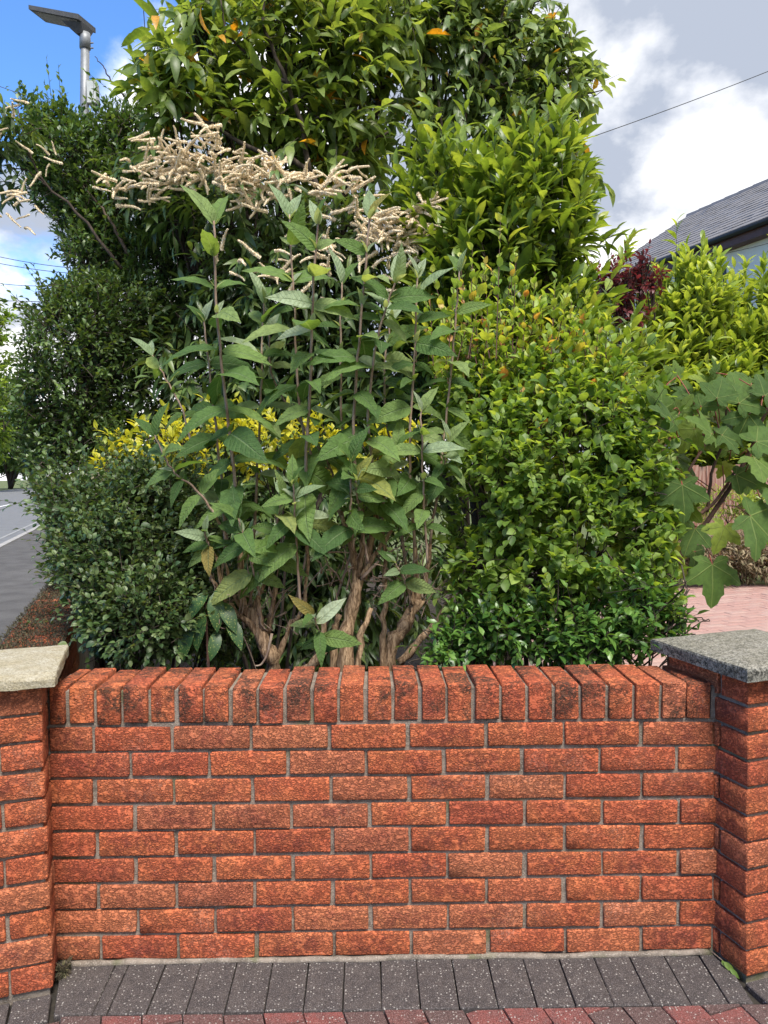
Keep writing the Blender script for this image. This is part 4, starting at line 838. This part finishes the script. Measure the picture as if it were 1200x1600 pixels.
def stump(label, base, trunks, stubs):
    root = tag(empty('buddleia', base), label, 'shrub', 'cut-back buddleias behind the wall'); loc = np.array(base)
    for px, y, r0, r1 in trunks:
        q = smooth_path([at(a, b, y+RNG.normal(0, .01)) for a, b in px], 14, .004); MB().tube(q, np.linspace(r0*.6, r1*.6, len(q))*(1+.16*np.sin(np.arange(len(q))*1.9+px[0][0])), 14, .17).build('trunk', M_STUMP, root, True, loc)
    for px, y, r0, r1 in stubs:
        q = smooth_path([at(a, b, y) for a, b in px], 8, .002); MB().tube(q, np.linspace(r0*.85, r1*.85, len(q)), 8, .12).build('cut_branch', M_STUMP if r0 > .008 else M_STEM, root, True, loc)
    tw = MB(); c0 = at(*trunks[0][0][-1], trunks[0][1])
    for _ in range(34):            # thin dead side twigs and sprouts
        b = c0+RNG.normal(0, .05, 3)*[1.6, .6, 1.0]; d = unit(RNG.normal(0, .6, 3)+[0, -.1, 1.1]); l_ = RNG.uniform(.05, .20)
        tw.tube(smooth_path([b, b+d*l_*.5+RNG.normal(0, .008, 3), b+d*l_+RNG.normal(0, .012, 3)], 4), np.linspace(RNG.uniform(.002, .0045), .0012, 5), 5)
    tw.build('twigs', M_STEM, root, True, loc)['kind'] = 'stuff'
    return root
def foot(px, y): p = at(px, 1080, y); return (p[0], p[1], 0)
bL = stump('left of three cut-back buddleias, with a splayed low stump', foot(425, .55), [([(440, 1300), (430, 1060), (415, 1010), (395, 950)], .55, .055, .032), ([(430, 1080), (500, 1025), (505, 985)], .56, .034, .016), ([(420, 1030), (390, 975), (352, 940), (330, 905)], .53, .022, .010), ([(430, 1040), (450, 985), (478, 940), (480, 860)], .56, .018, .009)],
           [([(415, 1010), (380, 940), (375, 870), (374, 842)], .54, .017, .010), ([(352, 940), (345, 910), (338, 870)], .53, .011, .006), ([(405, 990), (400, 940), (420, 905)], .55, .013, .006), ([(418, 990), (425, 950), (432, 915)], .55, .011, .009), ([(400, 980), (365, 930), (352, 880)], .56, .011, .006), ([(410, 985), (405, 950), (403, 930)], .52, .010, .009), ([(395, 970), (392, 920), (395, 860)], .57, .008, .005), ([(425, 990), (412, 1035), (398, 1040)], .5, .006, .003), ([(330, 908), (322, 880)], .53, .008, .005), ([(345, 905), (350, 860)], .54, .007, .004)])
bC = stump('middle one of three cut-back buddleias, with the thickest upright trunk', foot(540, .58), [([(545, 1300), (540, 1040), (543, 980), (560, 905)], .58, .05, .036), ([(575, 1300), (560, 1030), (580, 950)], .55, .026, .014), ([(515, 1300), (520, 1030), (530, 960)], .6, .034, .016)],
           [([(558, 920), (552, 860), (537, 815)], .58, .02, .010), ([(560, 900), (566, 850), (568, 808)], .57, .013, .009), ([(568, 905), (580, 850), (592, 790), (590, 760)], .58, .016, .009), ([(565, 900), (590, 862), (612, 828)], .56, .012, .007), ([(555, 890), (545, 840), (535, 805)], .56, .010, .007), ([(565, 905), (585, 885), (592, 878)], .55, .008, .006), ([(500, 1010), (508, 965), (507, 955)], .55, .012, .011)])
bR = stump('right one of three cut-back buddleias, with a curved leaning trunk', foot(620, .62), [([(610, 1300), (608, 1040), (630, 985), (655, 935)], .62, .05, .036), ([(600, 1300), (597, 1030), (600, 960), (600, 900)], .6, .02, .014), ([(625, 1035), (670, 985), (700, 950)], .64, .026, .012)],
           [([(652, 945), (650, 900), (648, 850)], .62, .016, .009), ([(655, 940), (668, 890), (672, 850)], .63, .014, .008), ([(645, 945), (638, 900), (632, 870)], .61, .011, .006), ([(600, 910), (602, 870), (598, 830)], .6, .010, .007), ([(690, 955), (705, 930)], .64, .009, .005)])
S = .0062
stem(bL, [(374, 845), (366, 740), (352, 620), (338, 480), (334, 345)], .52, .42, S*1.15, .0035, 9, .155, .12)
stem(bL, [(352, 860), (345, 740), (330, 600), (318, 500)], .6, .62, S, .003, 6, .14, .2)
stem(bL, [(395, 860), (402, 740), (408, 600), (412, 470)], .62, .66, S, .003, 7, .14, .2)
stem(bL, [(480, 865), (478, 740), (484, 600), (488, 470), (497, 345)], .52, .42, S*1.1, .0035, 10, .150, .1)
stem(bL, [(350, 830), (315, 775), (270, 735), (242, 680)], .5, .42, S*.8, .0025, 4, .12, .35)
stem(bL, [(300, 700), (285, 640), (258, 590), (238, 555)], .6, .6, S*.7, .002, 4, .095, .3)
stem(bL, [(420, 905), (430, 840), (440, 780)], .5, .42, S*.8, .003, 4, .12, .2)
stem(bL, [(338, 870), (325, 850), (320, 830)], .48, .44, S*.7, .002, 3, .085, .3)
stem(bL, [(470, 960), (462, 830), (458, 755)], .46, .38, S*.8, .0025, 5, .14, .4, .5)
stem(bL, [(405, 930), (390, 870), (372, 810)], .47, .4, S*.7, .0025, 4, .14, .3, .5)
stem(bC, [(537, 815), (475, 680), (462, 520), (452, 335)], .6, .62, S, .003, 9, .145, .15)
stem(bC, [(568, 808), (552, 690), (562, 520), (578, 335)], .55, .44, S*1.1, .0035, 10, .150, .1)
stem(bC, [(590, 760), (540, 700), (532, 560), (534, 440)], .62, .68, S, .003, 7, .13, .2)
stem(bC, [(590, 770), (575, 660), (592, 520), (618, 440)], .54, .46, S, .003, 8, .145, .15)
stem(bC, [(535, 805), (510, 720), (430, 600), (420, 520)], .66, .72, S*.9, .003, 6, .13, .3)
stem(bC, [(552, 860), (548, 800), (548, 720)], .48, .40, S*.8, .003, 4, .13, .3, .4)
stem(bC, [(575, 880), (560, 790), (556, 750)], .5, .42, S*.8, .003, 4, .12, .3, .4)
stem(bC, [(508, 1000), (498, 985), (490, 960)], .42, .36, S*.6, .002, 3, .10, .2)
stem(bR, [(648, 855), (640, 700), (648, 560), (652, 430)], .58, .52, S, .003, 9, .140, .15)
stem(bR, [(672, 850), (692, 700), (708, 540), (718, 420)], .6, .55, S*.9, .003, 8, .115, .2)
stem(bR, [(632, 870), (612, 720), (600, 600), (610, 500)], .64, .7, S, .003, 7, .135, .2)
stem(bR, [(668, 880), (662, 780), (658, 640)], .52, .46, S*.8, .003, 6, .12, .3, .4)
stem(bR, [(598, 830), (600, 780), (620, 700)], .55, .5, S*.8, .003, 5, .12, .3, .4)
stem(bR, [(640, 930), (628, 900), (618, 880)], .5, .46, S*.6, .002, 3, .09, .3)
stem(bR, [(660, 800), (690, 740), (700, 690)], .56, .5, S*.7, .002, 4, .11, .3, .4)

# ------------------------------------------------------------------ sycamore sapling
def palmate(fold=0.1, curl=0.2):
    V = [(0, 0, 0)]; W = [1.0]; F = []; lob = [(-112, .46), (-56, .82), (0, 1.0), (56, .82), (112, .46)]
    def pt(a, r, w_): a = math.radians(a); z = -curl*r*r+fold*abs(math.sin(a*1.6))*r+RNG.normal(0, .028); V.append((math.sin(a)*r, math.cos(a)*r, z)); W.append(w_); return len(V)-1
    sin_ = [pt(-150, .20, 0)]; 
    for i, (a, r) in enumerate(lob):
        nx = pt((a+lob[i+1][0])/2, .52 if 0 < i < 3 else .42, 0) if i < 4 else pt(150, .20, 0)
        if i < 4: pass
        ax1 = pt(a, r*.55, 1); tip = pt(a, r, 1)
        l1 = pt(a-21, r*.74, 0); l2 = pt(a-14, r*.76, 0); l3 = pt(a-8, r*.91, .3); r1 = pt(a+21, r*.74, 0); r2 = pt(a+14, r*.76, 0); r3 = pt(a+8, r*.91, .3)
        F += [(0, sin_[-1], l1, ax1), (ax1, l1, l2), (ax1, l2, l3, tip), (0, ax1, r1, nx), (ax1, r2, r1), (ax1, tip, r3, r2)]
        sin_.append(nx)
    V = np.array(V); V[:, :2] *= 1.0
    return V, F, np.array(W)
SM = [leaf_mesh('leaf', palmate(f_, c_), ML_SYC) for f_, c_ in ((.16, .26), (.26, .42), (.08, .2), (.2, .55))]
sb = at(1040, 1060, .75); syc = tag(empty('sycamore_sapling', (sb[0], sb[1], 0)), 'young sycamore with large lobed leaves on red stalks behind the right pillar', 'sapling'); SL = np.array(syc.location)
def sbr(px, y, r0, r1, mat=M_BROWNTWIG, name='branch'):
    q = smooth_path([at(a, b, y+i*.0) for i, (a, b) in enumerate(px)], 12, .002); MB().tube(q, np.linspace(r0, r1, len(q)), 7, .05).build(name, mat, syc, True, SL); return q
t1 = at(1045, 895, .72)
q = smooth_path([(SL[0], SL[1], 0), (SL[0]+.02, SL[1], .5), t1], 8); MB().tube(q, np.linspace(.016, .013, len(q)), 8).build('trunk', M_BARKG, syc, True, SL)
sbr([(1045, 895), (1075, 850), (1115, 800), (1165, 720), (1200, 640), (1225, 590)], .72, .012, .005)
sbr([(1050, 815), (1090, 805), (1120, 780), (1150, 735)], .70, .009, .005)
sbr([(1105, 800), (1112, 740), (1130, 690), (1135, 640)], .70, .007, .004)
sbr([(1050, 818), (1060, 770), (1080, 730), (1105, 690), (1120, 670)], .68, .007, .0035)
sbr([(1020, 800), (1030, 720), (1060, 650)], .74, .006, .003)
LV = [  # stalk foot, leaf base, tip direction and length in picture pixels, depth
 (1100, 850, 1113, 882, 5, 58, .50, 72), (1020, 850, 1023, 862, 0, 48, .58, 55), (1060, 745, 1066, 758, 4, 40, .52, 64), (1135, 790, 1172, 806, 75, 45, .42, 92), (1115, 690, 1112, 678, -28, -30, .55, 58),
 (1130, 690, 1128, 680, 52, 10, .60, 52), (1125, 660, 1120, 622, 10, -32, .60, 48), (1150, 660, 1155, 630, 30, -26, .62, 58), (1060, 690, 1052, 660, -26, -30, .60, 58), (1068, 740, 1050, 736, -40, 20, .62, 62),
 (1110, 770, 1070, 745, 40, 42, .60, 66), (1160, 720, 1182, 690, 42, -14, .55, 72), (1160, 750, 1178, 715, 50, 30, .52, 76), (1135, 830, 1132, 822, -12, 38, .56, 48), (1100, 830, 1086, 826, -18, 40, .58, 50),
 (1040, 690, 1035, 640, 8, -34, .66, 50), (1095, 700, 1085, 670, -22, 30, .64, 48), (1185, 640, 1195, 618, 30, -22, .60, 58), (1060, 800, 1048, 790, -40, 10, .66, 48), (1100, 870, 1085, 862, 34, 36, .66, 44),
 (1140, 720, 1145, 690, -6, -40, .66, 50), (1180, 650, 1170, 648, -14, 34, .62, 54), (1030, 760, 1020, 742, -34, 26, .68, 46), (1090, 640, 1096, 636, 20, -26, .68, 40), (1165, 800, 1168, 790, 30, 30, .7, 44), (1190, 780, 1205, 760, 30, 20, .5, 70), (1075, 770, 1072, 790, -14, 40, .66, 48), (1015, 690, 1010, 680, -30, -6, .7, 44), (1120, 780, 1150, 742, 34, 12, .66, 50), (1160, 610, 1150, 604, -28, -10, .66, 44)]
LV += [(sx-38, sy, bx_-44+RNG.normal(0, 14), by_+RNG.normal(0, 14), dx+RNG.normal(0, 18), dy+RNG.normal(0, 18), .76+RNG.random()*.06, ln*RNG.uniform(.7, .95)) for sx, sy, bx_, by_, dx, dy, yy, ln in LV if bx_ < 1140]
LV += [(sx+RNG.normal(0, 8), sy+RNG.normal(0, 8), bx_+RNG.normal(0, 24), by_+RNG.normal(0, 22)-8, dx+RNG.normal(0, 22), dy+RNG.normal(0, 20), .74+RNG.random()*.12, ln*RNG.uniform(.55, .9)) for sx, sy, bx_, by_, dx, dy, yy, ln in LV if by_ < 800]
for i, (sx, sy, bx_, by_, dx, dy, yy, ln) in enumerate(LV):
    B0 = at(sx, sy, .71); B = at(bx_, by_, yy); E_ = at(bx_+dx, by_+dy, yy-RNG.uniform(-.03, .06)); d = unit(E_-B); L = ln*(yy-CAM[1])/FOC*.95
    q = smooth_path([B0, (B0+B)/2+np.array([0, 0, .012]), B], 6); MB().tube(q, .0021, 5).build('leaf_stalk', M_REDTWIG, syc, True, SL)
    put_leaf(syc, SL, B, d, unit(np.array([RNG.normal(0, .3), -0.75, .65+RNG.normal(0, .15)])), L, SM[i % 4])

# ------------------------------------------------------------------ small things
auc = tag(empty('spotted_laurel', foot(330, .5)), 'low dark plant with yellow-spotted leaves between the left stump and the small-leaved shrub', 'plant'); AL = np.array(auc.location)
am = leaf_mesh('leaf', leaf_tmpl(.42, .85, .85, 7, .25, .25), ML_AUC)
MB().tube([AL, AL+np.array([0, 0, .4]), at(320, 930, .5)], [.008, .007, .004], 6).build('stem', M_BROWNTWIG, auc, True, AL)
for a, b, c, d in ((325, 925, 290, 965), (335, 925, 340, 985), (320, 955, 300, 1015), (345, 940, 370, 985), (300, 970, 280, 1030), (340, 985, 330, 1030), (355, 965, 380, 1010), (500, 1020, 535, 1000), (500, 1020, 470, 1000), (495, 1010, 500, 980)):
    B = at(a, b, .48); E_ = at(c, d, .42); put_leaf(auc, AL, B, E_-B, unit(np.array([RNG.normal(0, .3), -.6, .8])), float(np.linalg.norm(E_-B)), am)
wd = at(1140, 1502, -.03); wr = tag(empty('small_weed', (wd[0], wd[1], gz(wd[0], wd[1]))), 'small green weed growing at the foot of the right pillar', 'weed'); WL = np.array(wr.location)
MB().tube([at(1112, 1487, -.004), at(1128, 1500, -.03), at(1148, 1524, -.09)], [.0022, .002, .0012], 5).build('stem', M_STEM, wr, True, WL)
for a, b, c, d, y in ((1130, 1502, 1150, 1522, -.06), (1140, 1512, 1156, 1530, -.08), (1128, 1500, 1134, 1512, -.05)):
    B = at(a, b, y); E_ = at(c, d, y-.02); put_leaf(wr, WL, B, E_-B, np.array([-.5, -.4, .7]), float(np.linalg.norm(E_-B)), leaf_mesh('leaf', leaf_tmpl(.4), ML_PLUM))
def tuft(name, label, cat, c, r, n, size, mat, T=T_NEED, parent=None):
    d = unit(RNG.normal(size=(n, 3))); P = np.asarray(c)+d*np.asarray(r)*RNG.random((n, 1))**.5; P[:, 2] = np.maximum(P[:, 2], c[2]-r[2]*.4)
    A = unit(d+RNG.normal(0, .6, (n, 3))); o = bulk_leaves(name, T, mat, P, A, unit(np.array([0, 0, 1.])+RNG.normal(0, .6, (n, 3))), size*np.exp(RNG.normal(0, .3, n)), parent, (0, 0, 0) if parent is None else tuple(parent.location))
    o['kind'] = 'stuff'
    return tag(o, label, cat) if label else o
tb = at(99, 1511, -.045); tuft('dry_moss', 'tuft of dry brown moss in the corner at the left pillar foot', 'moss', (tb[0], tb[1], gz(tb[0], tb[1])+.012), (.014, .026, .014), 320, .013, M_MOSS)
n = 17000; uu = .36+3.0*RNG.random(n)**1.2; vv = RNG.uniform(-.085, .15, n); P = np.array([st(a, b, 0) for a, b in zip(vv, uu)])
cl = np.sin(uu*23+vv*9)+np.sin(vv*41+uu*11)+np.sin(uu*57); keep = (cl+RNG.normal(0, .7, n)+(uu-.42)*4.0 > -.3); P = P[keep]; P[:, 2] = .797+RNG.random(len(P))*.012; k = len(P)
o = bulk_leaves('moss', T_NEED, M_MOSS, P, unit(RNG.normal(size=(k, 3))+[0, 0, .5]), unit(RNG.normal(size=(k, 3))+[0, 0, 1]), (.012+.008*RNG.random(k)), None, (0, 0, 0)); tag(o, 'dark moss covering the coping of the side wall', 'moss', kind='stuff')
# fallen leaf litter along the wall on the footway
n = 700; uu = 1.0+9*RNG.random(n); vv = -.1-.55*RNG.random(n)**2; P = np.array([st(a, b, .006) for a, b in zip(vv, uu)])
o = bulk_leaves('leaf_litter', T_SM, ML_BROWN, P, unit(RNG.normal(size=(n, 3))*[1, 1, .15]), unit(RNG.normal(size=(n, 3))*.3+[0, 0, 1]), .028*np.exp(RNG.normal(0, .3, n)), None, (0, 0, 0)); tag(o, 'brown leaf litter along the foot of the side wall', 'litter', kind='stuff')
finish_plants()
